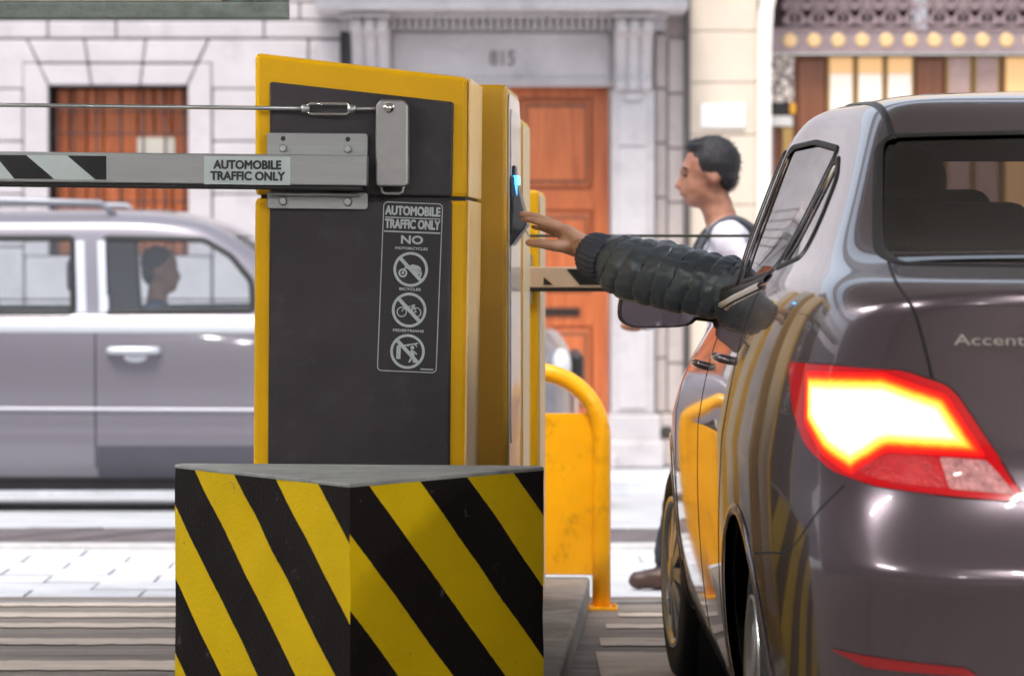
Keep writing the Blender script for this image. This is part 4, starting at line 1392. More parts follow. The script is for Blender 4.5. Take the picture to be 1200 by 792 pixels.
# backing wall (joints show it), with the window and door openings left out
for (a, b_, t, bo) in ((-3200, 56, -420, PXB), (222, 470, -420, PXB), (716, 804, -420, PXB), (56, 222, -420, 101), (56, 222, 300, PXB), (470, 716, -420, 101)):
    hbox('wall', a, b_, .045, .5, t, bo, M_quoin if a == 716 else M_joint)
hbox('upper_wall', -3200, 367, .0, .044, -420, -41, M_stone)
hbox('upper_wall', 367.5, 804, .0, .044, -420, -31, M_stone)
def stone(poly, m=M_stone, d=0.0, bev=.012, parent=None):
    mb = MB().prism([(HX(a), HZ(b_)) for a, b_ in poly], 'y', d + random.uniform(-.002, .002), .06)
    return mb.build('stone', m, parent or hs_, bev=bev, seg=2)
g = .85
def srect(x0, x1, t, bo, **k_):
    return stone([(x0 + g, t + g), (x1 - g, t + g), (x1 - g, bo - g), (x0 + g, bo - g)], **k_)
# courses above the window
rows = [(-40, -18), (-18, 3), (3, 24), (24, 45.5)]
for i, (t, bo) in enumerate(rows):
    xs = [-330, -230, -140, -60, 57, 137, 310, 400] if i % 2 else [-360, -270, -180, -90, 10, 95, 220, 352, 400]
    for a, b_ in zip(xs, xs[1:]): srect(a, b_, t, bo, d=.004)
# voussoirs of the flat arch
top = [33, 100, 172, 245]; bot = [58, 108, 165, 220]
def vx(i, py): return top[i] + (bot[i] - top[i]) * (py - 46.5) / (101.0 - 46.5)
for (t, bo) in ((46.5, 74.5), (75, 101)):
    for i in range(3):
        stone([(vx(i, t) + g, t + g), (vx(i + 1, t) - g, t + g), (vx(i + 1, bo) - g, bo - g), (vx(i, bo) + g, bo - g)], d=-.012)
# jamb slabs
stone([(28.5, 75), (vx(0, 75) - g, 75), (57, 101), (57, 300), (28.5, 300)], d=-.006)
stone([(vx(3, 75) + g, 75), (248, 75), (248, 300), (221, 300), (221, 101)], d=-.006)
stone([(-12, 47), (33 - g, 47), (vx(0, 74) - g, 74), (28, 74), (28, 104), (-12, 104)])
stone([(245 + g, 47), (361, 47), (361, 104), (249, 104), (249, 74), (vx(3, 74) + g, 74)])
srect(362, 400, 46.5, 104.5)
c0 = [104.5, 166, 228, 290, 352, 414, 476]
for i, (t, bo) in enumerate(zip(c0, c0[1:])):
    srect(-12 - (30 if i % 2 else 0), 28, t, bo)
    srect(249, 362 - (40 if i % 2 else 0), t, bo); srect(362 - (40 if i % 2 else 0), 412, t, bo)
    xs = [-330, -220, -120, -12 - (30 if i % 2 else 0)]
    for a, b_ in zip(xs, xs[1:]): srect(a, b_, t, bo)
for a, b_ in zip([-330, -220, -120, -12], [-220, -120, -12, 28]):
    srect(a, b_, 46.5, 104.5) if b_ < 0 else None
for a, b_ in ((-330, -200), (-200, -80), (-80, 60), (60, 200), (200, 330), (330, 412)):
    srect(a, b_, 476, 546, d=-.05)
for t, bo in ((300, 352), (352, 414), (414, 476)):
    srect(28.5, 140, t, bo); srect(140, 248, t, bo)
# barred window with wooden shutters
win = hbox('window_back', 56, 222, .30, .34, 101, 300, mat('window_dark', (.05, .03, .025), .4))
xs = [59, 78, 98, 118, 138, 158, 178, 199, 219]
for a, b_ in zip(xs, xs[1:]):
    MB().box(HX(a) + .006, HX(b_) - .006, .20, .26, HZ(299), HZ(103)).build('shutter_board', M_shut, win, bev=.008)
MB().box(HX(158), HX(202), .19, .198, HZ(190), HZ(160)).build('paper_notice', mat('notice_paper', (.72, .66, .56), .8), win)
for px in (64, 85, 112, 140, 166, 192, 214):
    MB().tube([(HX(px), .12, HZ(300)), (HX(px), .12, HZ(101))], .010, 6).build('window_bar', M_iron, win)
for py in (130, 156, 200, 236, 270):
    MB().box(HX(57), HX(221), .105, .125, HZ(py + 1), HZ(py - 1)).build('window_crossbar', M_iron, win)
# entrance: cornice, dentils, frieze, consoles, pilasters
hbox('cornice', 376, 801, -.62, .03, -6, 19, M_stone2, bev=.02)
hbox('cornice_crown', 368, 806, -.72, .03, -30, -6.3, M_stone2, bev=.03)
hbox('cornice_bed', 398, 781, -.34, .03, 19.3, 23.5, M_stone2, bev=.01)
hbox('dentil_band', 400, 779, -.10, .03, 23.8, 37, M_stone2, bev=.004)
dm = MB().box(-.016, .016, -.11, .0, -.04, .04).mesh('dentil', M_stone2)
for px in [462 + 8.6 * i for i in range(30)]:
    o = link_mesh('dentil', dm, hs_); o.location = (HX(px + 1.5), -.101, HZ(30))
hbox('frieze', 455, 722, -.06, .034, 37.3, 102, M_stone2, bev=.006)
for (a, b_, t, bo) in ((462, 714, 40, 44), (462, 714, 93, 97), (462, 466, 44.2, 92.8), (710, 714, 44.2, 92.8)):
    hbox('frieze_moulding', a, b_, -.085, -.0605, t, bo, M_stone2, bev=.008)
text_mesh('815', .155, mat('number_bronze', (.20, .17, .17), .6), 'house_number', hs_, on_face(HX(589), -.0625, HZ(70)), bold=.003, width=29 / 160., extrude=.004)
# consoles: scrolled brackets with three reeds
def console(pc, parent):
    prof = [(.0, 0), (-.42, 0), (-.46, -.035), (-.46, -.08), (-.42, -.11), (-.33, -.13), (-.26, -.19), (-.20, -.27), (-.16, -.35), (-.16, -.41), (-.19, -.45), (-.18, -.50), (-.13, -.52), (0, -.52)]
    pr = smooth_poly(prof[1:-1], 4, False)
    pr = [prof[0]] + pr + [prof[-1]]
    zt_ = HZ(25)
    cn = None
    base = MB().prism([(y_ * .88, zt_ + z_ * .985 - .004) for y_, z_ in pr], 'x', HX(pc - 22), HX(pc + 22)).build('console', M_stone2, hs_, bev=.006)
    for k_ in (-1, 0, 1):
        MB().prism([(y_, zt_ + z_) for y_, z_ in pr], 'x', HX(pc + k_ * 14.5 - 6), HX(pc + k_ * 14.5 + 6)).build('console_reed', M_stone2, base, bev=.016, seg=3)
    hbox('console_abacus', pc - 24, pc + 24, -.50, .0, 21, 25.5, M_stone2, base, bev=.01)
for pc in (436, 741):
    console(pc, hs_)
    hbox('pilaster', pc - 25, pc + 25, -.12, .034, 106, 484, M_stone2, bev=.01)
    hbox('pilaster_panel', pc - 17, pc + 17, -.135, -.1205, 122, 172, M_stone2, bev=.01)
    hbox('pilaster_panel', pc - 17, pc + 17, -.135, -.1205, 173.5, 478, M_stone2, bev=.01)
    hbox('pilaster_rosette', pc - 10, pc + 10, -.15, -.1205, 110, 119, M_stone2, bev=.02, seg=3)
    hbox('pilaster_base', pc - 29, pc + 32, -.18, .034, 484.5, 546.5, M_stone2, bev=.015)
    hbox('pilaster_plinth', pc - 33, pc + 36, -.22, .03, 515, 546.2, M_stone2, bev=.02)
# side stones right of the pilaster
ys = [40, 104, 168, 232, 326, 420, 484]
for t, bo in zip(ys, ys[1:]):
    srect(767, 782, t, bo, m=M_quoin); srect(782, 802, t + 6, bo + 6 if bo < 480 else bo, m=M_quoin, d=-.02)
srect(773, 803, 484, 546, m=M_quoin, d=-.06)
ve = MB().lathe([(0, -.004), (.035, -.004), (.05, -.001), (.05, .01)], (HX(781), -.062, HZ(506)), 'y', 16).build('vent_cap', mat('dark_vent', (.05, .045, .04), .6), hs_)
# double door
def leaf(x0, x1):
    d_ = .14
    f = hbox('door', x0, x1, d_ + .03, d_ + .07, 102, 530, M_door)
    st_ = 13
    for (a, b_, t, bo) in ((x0, x0 + st_, 102, 530), (x1 - st_ - 6, x1, 102, 530)):
        hbox('door_stile', a + .1, b_ - .1, d_, d_ + .03, t, bo, M_door, f, bev=.004)
    for (t, bo) in ((102.2, 114), (222, 246), (343, 383), (478, 529.8)):
        hbox('door_rail', x0 + st_ + .1, x1 - st_ - 6.1, d_, d_ + .03, t, bo, M_door, f, bev=.004)
    for (t, bo) in ((117, 219), (249, 340), (386, 475)):
        a, b_ = x0 + st_ + 2, x1 - st_ - 8
        hbox('panel_moulding', a, b_, d_ - .018, d_ + .0295, t, bo, M_door, f, bev=.014, seg=3)
        hbox('panel_sink', a + 4, b_ - 4, d_ - .019, d_ - .0185, t + 4, bo - 4, M_dwood, f)
        hbox('panel_field', a + 7, b_ - 7, d_ - .034, d_ - .0195, t + 8, bo - 8, M_door, f, bev=.012, seg=3)
    hbox('letter_slot', x0 + 34, x1 - 34, d_ - .014, d_ - .001, 361, 371, mat('dark_bronze', (.05, .035, .03), .4, .6), f, bev=.004)
    return f
leaf(476, 594); leaf(596, 714)
hbox('door_step', 460, 722, -.25, .40, 530.5, 546.6, M_stone2, bev=.015)
hbox('door_head', 470, 716, .10, .30, 99, 101.8, M_door)

# ---- cream building with the bronze gate
RX0 = fx(806)
cb = thing('cream_building', 'cream stucco building with ornate bronze grille entrance behind the car', 'building', (fx(1000), FY - .05, -0.40))
OX2 = fx(1000)
def KX(px): return fx(px) - OX2
def kbox(name, x0, x1, y0, y1, py1, py0, m, parent=None, bev=0.0, seg=2):
    return MB().box(KX(x0), KX(x1), y0, y1, HZ(py0), HZ(py1)).build(name, m, parent or cb, bev=bev, seg=seg)
for t, bo in ((-420, -60), (-60, 37), (38, 97), (98, 158), (159, 240), (241, 546)):
    kbox('stucco_course', 806, 886, 0, .5, t + .0, bo, M_cream, bev=.008)
kbox('wall', 810, 880, .02, .48, -418, 546, M_joint)
kbox('wall', 1310, 4200, 0, .5, -420, 546, M_cream)
kbox('lintel_wall', 886.3, 1309.7, .0, .5, -420, -140, M_cream)
# stilted arch trim round the opening
def arch_pts(off):
    pts = []
    cx, r_ = 1097, 200 + off
    for i in range(13):
        a = R(180 - 90 * i / 12)
        pts.append((cx + r_ * math.cos(a), 28 - (r_ * .78) * math.sin(a)))
    return pts
lft = [(886 - 0, 546), (886, 60)] + [(886 + (p[0] - 886) * 1.0, p[1]) for p in arch_pts(11)[0:]]
outer = [(886, 546)] + arch_pts(11)
inner = [(902, 546), (902, 62)] + arch_pts(-6)[1:]
n = min(len(outer), len(inner))
vs, fs = [], []
def resample(pl, N):
    seg = [Vector(p) for p in pl]
    ls = [0]
    for a, b_ in zip(seg, seg[1:]): ls.append(ls[-1] + (b_ - a).length)
    out = []
    for k_ in range(N + 1):
        t = ls[-1] * k_ / N
        for i in range(len(seg) - 1):
            if t <= ls[i + 1] + 1e-6:
                out.append(seg[i].lerp(seg[i + 1], (t - ls[i]) / (ls[i + 1] - ls[i]))); break
    return out
N = 40
ro, ri = resample(outer, N), resample(inner, N)
mb = MB()
for k_ in range(N):
    for (a, b_, c_, d_, y0, y1) in ((ro[k_], ro[k_ + 1], ri[k_ + 1], ri[k_], -.05, .30),):
        q_ = [(KX(p.x), HZ(p.y)) for p in (a, b_, c_, d_)]
        vsq = [(x, y0, z) for x, z in q_] + [(x, y1, z) for x, z in q_]
        mb.add(vsq, [(0, 1, 2, 3), (4, 7, 6, 5), (0, 4, 5, 1), (2, 6, 7, 3)], False)
mb.build('arch_trim', M_creamlt, cb)
mm = MB(); mm.v = [(2 * KX(1097) - x, y, z) for x, y, z in mb.v]; mm.f = [f[::-1] for f in mb.f]; mm.sm = list(mb.sm)
mm.build('arch_trim', M_creamlt, cb)
pq = kbox('wall_plaque', 820, 872, -.03, -.001, 123, 150, mat('white_plaque', (.85, .85, .83), .4), bev=.006)
# bronze gate
M_brz = mat('bronze_grille', (.33, .245, .25), .5, .35, var=.15, vscale=8)
gt = thing('bronze_gate', 'ornate bronze grille gate with gilt discs, wooden panels and lit panes behind the car roof', 'gate', (fx(1060), FY + .26, -0.40))
OX3 = fx(1060)
def GXp(px): return fx(px) - OX3
def gbox(name, x0, x1, y0, y1, py1, py0, m, parent=None, bev=0.0):
    return MB().box(GXp(x0), GXp(x1), y0, y1, HZ(py0), HZ(py1)).build(name, m, parent or gt, bev=bev)
gbox('gate_band', 903, 1308, -.06, .0, 31, 60.5, M_brz, bev=.01)
gbox('band_fillet', 903, 1308, -.075, -.061, 31, 34, M_brz, bev=.004)
gbox('band_fillet', 903, 1308, -.075, -.061, 57.5, 60.4, M_brz, bev=.004)
M_gilt = mat('gilt_disc', (.78, .52, .26), .4, .25, var=.15, vscale=12)
dsk = MB().lathe([(0, -.008), (.03, -.010), (.044, -.009), (.052, -.004), (.054, 0)], (0, 0, 0), 'y', 18).mesh('gilt_disc', M_gilt)
for i in range(14):
    o = link_mesh('gilt_disc', dsk, gt); o.location = (GXp(928 + i * 28.4), -.061, HZ(45.5))
# scrollwork above the band
def spiral(cx, cy, r0, turns, a0, sgn, n=26):
    pts = []
    for i in range(n):
        t = i / (n - 1)
        r_ = r0 * (1 - .82 * t)
        a = a0 + sgn * turns * 2 * math.pi * t
        pts.append((GXp(cx + r_ * math.cos(a)), -.03, HZ(cy - r_ * math.sin(a))))
    return pts
scm = MB()
def motif():
    m = MB()
    def L(pts): m.tube([((x) / 160., -.0, z / 160.) for x, z in pts], 2.3 / 160., 6)
    def sp(cx, cy, r0, turns, a0, sgn):
        pts = []
        for i in range(24):
            t = i / 23; r_ = r0 * (1 - .8 * t); a = a0 + sgn * turns * 2 * math.pi * t
            pts.append((cx + r_ * math.cos(a), cy + r_ * math.sin(a)))
        L(pts)
    L([(0, 1), (0, 44)])
    for q_ in (-1, 1):
        L(smooth_poly([(q_ * 1, 3), (q_ * 7, 5), (q_ * 9.5, 12), (q_ * 5, 20), (q_ * 3, 28), (q_ * 7, 35), (q_ * 12, 36)], 5, False))
        sp(q_ * 9, 8, 4.6, 1.1, math.pi * (.5 if q_ > 0 else .5), -q_)
        sp(q_ * 9.5, 27, 4.6, 1.2, math.pi * 1.5, q_)
    m.ball((0, -.005, 24 / 160.), (.018, .018, .024), 10, 6)
    m.ball((0, -.005, 4 / 160.), (.03, .015, .015), 10, 6)
    return m.mesh('scroll_motif', M_brz)
smm = motif()
for i in range(14):
    o = link_mesh('scroll_motif', smm, gt); o.location = (GXp(920 + 14 + i * 28.4), -.03, HZ(31))
    o.scale = (1, 1, 1)
gbox('gate_head', 903, 1308, -.05, .0, -14, -8, M_brz)
gbox('transom_backing', 903, 1308, .25, .28, -140, 30, mat('dark_transom', (.06, .028, .03), .3, var=.3, vscale=3))
gbox('transom_bar', 1073, 1090, -.04, .0, -60, 31, mat('grey_post', (.42, .42, .45), .5))
# lower part: wooden leaves and lit panes
M_pane = mat('lit_pane', (.62, .54, .48), .3, emit=(1, .86, .70), estr=.2, var=.1, vscale=4)
M_paneo = mat('lit_pane_amber', (.62, .38, .18), .3, emit=(1, .55, .22), estr=.22)
M_paned = mat('dull_pane', (.42, .28, .25), .25, var=.15, vscale=5)
M_frame = mat('brass_frame', (.45, .28, .10), .4, .4)
lf = gbox('lower_panel', 903, 1308, .10, .16, 61, 546, M_dwood)
def pane(x0, x1, t, bo, m, top_m=None, sp=None):
    gbox('pane_frame', x0 - 3, x1 + 3, .055, .0995, t - 2, bo + 2, M_frame, lf, bev=.005)
    if top_m:
        gbox('pane', x0, x1, .04, .0545, t, sp - .3, top_m, lf); gbox('pane', x0, x1, .04, .0545, sp + .3, bo, m, lf)
    else:
        gbox('pane', x0, x1, .04, .0545, t, bo, m, lf)
for a, b_ in ((977, 1003), (1011, 1038), (1046, 1073)): pane(a, b_, 65, 300, M_pane, M_paneo, 84)
for a, b_ in ((1118, 1142), (1151, 1175)): pane(a, b_, 65, 300, M_paned)
for a, b_ in ((1186, 1213), (1221, 1247)): pane(a, b_, 65, 300, M_paneo)
for a, b_ in ((939, 972), (1080, 1112)):
    gbox('wood_panel', a, b_, .07, .0995, 66, 300, M_dwood, lf, bev=.012)
# side strip with leaded glass and small plates
M_lead = bpy.data.materials.new('leaded_glass'); M_lead.use_nodes = True
nt = M_lead.node_tree; b = nt.nodes['Principled BSDF']
vo = nt.nodes.new('ShaderNodeTexVoronoi'); vo.inputs['Scale'].default_value = 15; vo.feature = 'DISTANCE_TO_EDGE'
tcn = nt.nodes.new('ShaderNodeTexCoord'); nt.links.new(tcn.outputs['Object'], vo.inputs['Vector'])
rp = nt.nodes.new('ShaderNodeValToRGB'); rp.color_ramp.elements[0].position = .05; rp.color_ramp.elements[1].position = .12
rp.color_ramp.elements[0].color = (.12, .08, .07, 1); rp.color_ramp.elements[1].color = (.72, .62, .55, 1)
nt.links.new(vo.outputs['Distance'], rp.inputs[0]); nt.links.new(rp.outputs[0], b.inputs['Base Color'])
gbox('leaded_panel', 906, 934, .03, .0985, 61, 118, M_lead, lf, bev=.005)
gbox('small_plate', 909, 932, .05, .098, 119, 131, mat('black_plate', (.03, .025, .025), .4), lf)
gbox('amber_lamp', 929, 936, .01, .049, 119, 132, mat('amber_plastic', (.75, .36, .03), .4), lf, bev=.01)
gbox('small_plate', 907, 933, .05, .098, 134, 146, mat('white_plate', (.75, .72, .68), .5), lf)
gbox('door_post', 903, 910, .02, .098, 148, 546, M_brz, lf)
gbox('door_post', 921, 933, .05, .098, 148, 188, M_frame, lf)
# dark gap / drainpipe between the two buildings
dp = MB().tube([(fx(804.5), FY - .10, -0.40), (fx(804.5), FY - .10, 2.0), (fx(804.5), FY - .10, 5.2)], .022, 10).build('drainpipe', mat('dark_pipe', (.10, .09, .09), .6))
tag(dp, 'thin dark drainpipe between the limestone house and the cream building', 'drainpipe')
# ================================================================== SUV passing in the street
SVY, SVZ = 17.72, -0.245
svx_f = P(684, 400, SVY).x          # front bumper
suv = thing('car', 'pale silver boxy SUV driving past in the street behind the barrier', 'car', (svx_f - 4.42, SVY + .87, SVZ), -math.pi / 2)
# local frame: y forward -> world +x ; local x -> world -y ; so the side seen has local x = +
LSV = 4.42
def sring(w, yr, yf, ztab, sq=0.0, xg=None):
    XS = [0, .5, .80, .95, .985, 1, 1, 1, 1, 1, 1, 1, .985, .92, .60, 0]
    YS = [0, .005, .03, .11, .30, .60, .95, 1.4, 1.9, 2.5, 3.0, 3.5, 3.95, 4.25, 4.39, 4.42]
    out = []
    for f, y in zip(xg or XS, YS):
        yy = yr + (y / LSV) * (yf - yr)
        out.append((f * w, yy, lerp_tab(ztab, yy)))
    return out
SR = [
    sring(.74, .3, 4.1, [(0, .17), (4.4, .17)]),
    sring(.86, .08, 4.34, [(0, .19), (4.4, .19)]),
    sring(.885, .0, 4.42, [(0, .36), (4.4, .36)]),
    sring(.885, .0, 4.42, [(0, .62), (4.4, .60)]),
    sring(.890, .02, 4.40, [(0, .80), (4.4, .78)]),
    sring(.880, .04, 4.35, [(0, .97), (3, .97), (4.4, .92)]),
    sring(.865, .05, 4.28, [(0, 1.05), (2.8, 1.045), (4.4, .99)]),
    sring(.815, .08, 4.12, [(0, 1.08), (2.8, 1.065), (4.2, 1.03)]),
    sring(.800, .10, 3.12, [(0, 1.11), (2.8, 1.09), (3.2, 1.08)]),
    sring(.765, .20, 2.84, [(0, 1.36), (2.9, 1.34)]),
    sring(.715, .30, 2.50, [(0, 1.575), (2.0, 1.58), (2.5, 1.55)]),
    sring(.62, .36, 2.36, [(0, 1.645), (2.0, 1.65), (2.4, 1.61)]),
    sring(.35, .6, 2.1, [(0, 1.67), (2.0, 1.675), (2.4, 1.65)]),
]
sh_sedan = sh
sh = Shell(SR, 3, creases=((6, .5, 0, 15), (10, .3, 0, 15)))
M_suvp = mat('silver_lilac_paint', (0.20, 0.185, 0.215), 0.30, 0.3, coat=1.0, var=.02, vscale=300)
M_suvlow = mat('grey_cladding', (0.07, 0.068, 0.085), 0.5, var=.08, vscale=6)
# px along the visible side -> local y (front at LSV)
def sy(px): return LSV - (P(684, 400, SVY).x - P(px, 400, SVY).x)
def szz(py): return P(300, py, SVY).z - SVZ
def scut(name, poly, drop=False, both=True):
    ids = []
    for sgn in ((1, -1) if both else (1,)):
        ids.append(sh.cut(name, poly, (0, 1, 0), (0, 0, 1), (sgn, 0, 0), filt=lambda c_, s_=sgn: c_.x * s_ > .3, drop=drop))
    return ids
zt_, zb_ = szz(279), szz(367)
w_front = round_poly([(sy(122), zb_), (sy(119), zt_), (sy(236), zt_ - .01), (sy(268), szz(300)), (sy(293), szz(330)), (sy(296), szz(364))], .03)
w_rear = round_poly([(sy(-62), zb_), (sy(-62), zt_), (sy(82), zt_), (sy(84), zb_)], .03)
w_qtr = round_poly([(sy(-190), zb_), (sy(-180), zt_), (sy(-80), zt_), (sy(-80), zb_)], .03)
iA, iB, iC = scut('front_side_window', w_front), scut('rear_side_window', w_rear), scut('quarter_window', w_qtr)
sh.cut('windscreen', round_poly([(-.70, 1.14), (-.60, 1.52), (.60, 1.52), (.70, 1.14)], .04), (1, 0, 0), (0, 0, 1), (0, 1, 0), filt=lambda c_: c_.y > 2.0 and c_.z > 1.0)
sh.cut('rear_window', round_poly([(-.62, 1.16), (-.56, 1.50), (.56, 1.50), (.62, 1.16)], .04), (1, 0, 0), (0, 0, 1), (0, -1, 0), filt=lambda c_: c_.y < 1.0 and c_.z > 1.0)
SRY, SFY = .66, 3.50
for yc in (SRY, SFY):
    arch = [(yc + .40 * math.cos(R(a)), .345 + .40 * math.sin(R(a))) for a in range(-30, 211, 12)] + [(yc - .36, .08), (yc + .36, .08)]
    scut('arch', arch, drop=True)
clad = scut('sill_cladding', [(sy(114), .19), (SFY - .46, .19), (SFY - .46, szz(522)), (sy(114), szz(522))])
sh.extract('body', M_suvp, suv)
sh.liner('interior_trim', mat('grey_interior', (.42, .40, .41), .8), suv, .025)
G_suv = thin_glass('suv_side_glass', (.80, .84, .86))
for i in (0, 1):
    sh.extract('front_side_window', G_suv, suv, -.004, keep=[iA[i]])
    sh.extract('rear_side_window', G_suv, suv, -.004, keep=[iB[i]])
    sh.extract('quarter_window', G_suv, suv, -.004, keep=[iC[i]])
    sh.extract('sill_cladding', M_suvlow, suv, .004, keep=[clad[i]])
sh.extract('windscreen', G_suv, suv, -.004); sh.extract('rear_window', G_suv, suv, -.004)
M_wtrim = mat('bright_window_trim', (.62, .64, .68), .3, .4)
def sline(pts2, w, name, m, off=.003, closed=False):
    for sgn in (1, -1):
        p3 = sh.project(dens([(sgn * 1.2, a, b_) for a, b_ in pts2], .03, closed), (-sgn, 0, 0))
        if len(p3) > 2: sh.ribbon(p3, w, off, name, m, suv, closed=closed)
for w_ in (w_front, w_rear, w_qtr): sline(w_, .035, 'window_seal', M_rubber, .004, True)
sline([(sy(112), szz(372)), (sy(112), .25)], .008, 'shut_line', M_gap, .0015)
sline([(sy(330), szz(372)), (sy(330), .30)], .008, 'shut_line', M_gap, .0015)
sline([(sy(-85), szz(372)), (sy(-85), .45)], .008, 'shut_line', M_gap, .0015)
sline([(.35, szz(381)), (LSV - 1.2, szz(383))], .075, 'belt_moulding', M_wtrim, .008)
sline([(SRY + .45, szz(479)), (SFY - .45, szz(481))], .022, 'rub_strip', mat('lilac_strip', (.36, .35, .40), .35, .3), .012)
for px in (90, 116):
    sline([(sy(px), szz(282)), (sy(px) + .02, szz(367))], .05, 'pillar_trim', M_wtrim, .006)
for sgn in (1, -1):
    # roof rails
    MB().tube([(sgn * .60, .55, 1.63), (sgn * .62, .62, 1.70), (sgn * .62, 1.2, 1.715), (sgn * .62, 1.75, 1.70), (sgn * .60, 1.83, 1.63)], .018, 8).build('roof_rail', mat('dull_rail', (.28, .29, .32), .4, .5), suv)
    # front door handle with scoop
    for px in (157, -40):
        yc = sy(px); h = sh.hit(Vector((sgn * 2, yc, szz(411))), (-sgn, 0, 0)); n_ = sh.normal(h)
        pts = [h + Vector((0, -.13, 0)) + n_ * .0, h + Vector((0, -.11, 0)) + n_ * .035, h + n_ * .045, h + Vector((0, .11, 0)) + n_ * .035, h + Vector((0, .13, 0)) + n_ * .0]
        hd = MB().tube([Vector(p) for p in smooth_poly([tuple(p) for p in pts], 4, False)], .022, 8).build('door_handle', M_wtrim, suv)
        MB().ball(h + n_ * .004 + Vector((0, .01, -.035)), (.02, .065, .03), 12, 8).build('handle_cup', M_wtrim, hd)
    # lamps and mirror
    MB().ball((sgn * .66, 4.30, .80), (.12, .06, .10), 14, 10).build('headlight', MATS['headlamp_clear'], suv)
    MB().box(sgn * .74 - .08, sgn * .74 + .08, .0, .06, .80, 1.05).build('tail_light', M_dred, suv, bev=.02)
    MB().ball((sgn * 1.0, 2.86, 1.13), (.10, .07, .085), 14, 10).build('wing_mirror', M_suvp, suv)
    for yc in (SRY, SFY):
        MB().lathe([(.42, 0), (.42, -.28 * sgn)], (sgn * .84, yc, .345), 'x', 28).build('arch_liner', M_trim, suv)
        wheel(suv, sgn * .78, yc, .345, .345, .22, sgn, spokes=7)
MB().box(-.78, .78, .6, 3.9, .12, .24).build('underbody', M_trim, suv)
MB().box(-.45, .45, 4.36, 4.43, .66, .86).build('grille', M_blackpl, suv, bev=.02)
for xs in (-.38, .38):
    MB().box(xs - .25, xs + .25, 1.75, 2.25, .55, .72).build('seat_cushion', M_trim, suv, bev=.05)
    MB().prism([(1.66, .62), (1.80, .62), (1.72, 1.20), (1.60, 1.20)], 'x', xs - .24, xs + .24).build('seat_back', mat('suv_seat', (.16, .15, .16), .85), suv, bev=.05, seg=3)
    MB().box(xs - .13, xs + .13, 1.54, 1.64, 1.20, 1.40).build('headrest', MATS['suv_seat'], suv, bev=.04, seg=3)
    MB().prism([(.76, .62), (.90, .62), (.82, 1.16), (.70, 1.16)], 'x', xs - .3, xs + .3).build('seat_back', MATS['suv_seat'], suv, bev=.05, seg=3)
MB().box(-.66, .66, 2.62, 3.0, .70, 1.04).build('dashboard', M_trim, suv, bev=.05)
sh_suv = sh
# ================================================================== PEOPLE
def cap(mb, a, b_, ra, rb, n=16, m=5, sx=1.0):
    """tapered capsule"""
    a, b_ = Vector(a), Vector(b_)
    t = (b_ - a).normalized()
    u = t.orthogonal().normalized(); w = t.cross(u)
    rings_ = []
    for i in range(m + 1):
        th = math.pi / 2 * (1 - i / m)
        rings_.append((a - t * ra * math.sin(th), ra * math.cos(th)))
    for i in range(m + 1):
        th = math.pi / 2 * (i / m)
        rings_.append((b_ + t * rb * math.sin(th), rb * math.cos(th)))
    vs, fs = [], []
    for c_, r_ in rings_:
        for k_ in range(n):
            an = 2 * math.pi * k_ / n
            vs.append(c_ + (u * math.cos(an) + w * math.sin(an)) * max(r_, 1e-5))
    for i in range(len(rings_) - 1):
        for k_ in range(n):
            fs.append((i * n + k_, i * n + (k_ + 1) % n, (i + 1) * n + (k_ + 1) % n, (i + 1) * n + k_))
    mb.add(vs, fs, True)

def figure(name, prims, voxel, smooth_it, mats, parent=None, M=None, wrinkle=0.0):
    """prims: ('c',a,b,ra,rb,mat) capsules / ('e',centre,radii,rot,mat) ellipsoids -> one continuous skin"""
    mb = MB()
    for p in prims:
        if p[0] == 'c': cap(mb, p[1], p[2], p[3], p[4])
        else: mb.ball(p[1], p[2], 18, 12, p[3])
    o = mb.build('tmp', None)
    md = o.modifiers.new('r', 'REMESH'); md.mode = 'VOXEL'; md.voxel_size = voxel; md.use_smooth_shade = True
    ms = o.modifiers.new('s', 'SMOOTH'); ms.factor = .5; ms.iterations = smooth_it
    bpy.context.view_layer.update()
    dg = bpy.context.evaluated_depsgraph_get()
    me = bpy.data.meshes.new_from_object(o.evaluated_get(dg))
    bpy.data.objects.remove(o)
    me.name = name
    if wrinkle > 0:
        nrm_ = [v.normal.copy() for v in me.vertices]
        for v, vn_ in zip(me.vertices, nrm_):
            q_ = v.co
            v.co += vn_ * (noise.noise(Vector((q_.x * 14, q_.y * 14, q_.z * 30))) * wrinkle + noise.noise(q_ * 45) * wrinkle * .4)
    me.materials.clear()
    for m in mats: me.materials.append(m)
    import numpy as np
    npol = len(me.polygons)
    cen = np.empty(npol * 3, dtype=np.float32); me.polygons.foreach_get('center', cen)
    cen = cen.reshape(-1, 3)
    bestd = np.full(npol, 1e9); bi = np.zeros(npol, dtype=np.int32)
    for p in prims:
        if p[0] == 'c':
            a, b_ = np.array(p[1]), np.array(p[2]); ab = b_ - a
            t = np.clip(((cen - a) @ ab) / max(float(ab @ ab), 1e-9), 0, 1)
            dd = np.linalg.norm(cen - a - t[:, None] * ab, axis=1) - (p[3] + (p[4] - p[3]) * t)
        else:
            r_ = np.array(p[2] if isinstance(p[2], (tuple, list)) else (p[2],) * 3)
            dd = (np.linalg.norm((cen - np.array(p[1])) / r_, axis=1) - 1) * r_.min()
        dd = np.abs(dd)
        k_ = dd < bestd
        bestd[k_] = dd[k_]; bi[k_] = p[-1]
    idx = bi.tolist()
    me.polygons.foreach_set('material_index', idx)
    me.polygons.foreach_set('use_smooth', [True] * len(me.polygons))
    o = link_mesh(name, me, parent)
    if M is not None: o.matrix_local = M
    return o
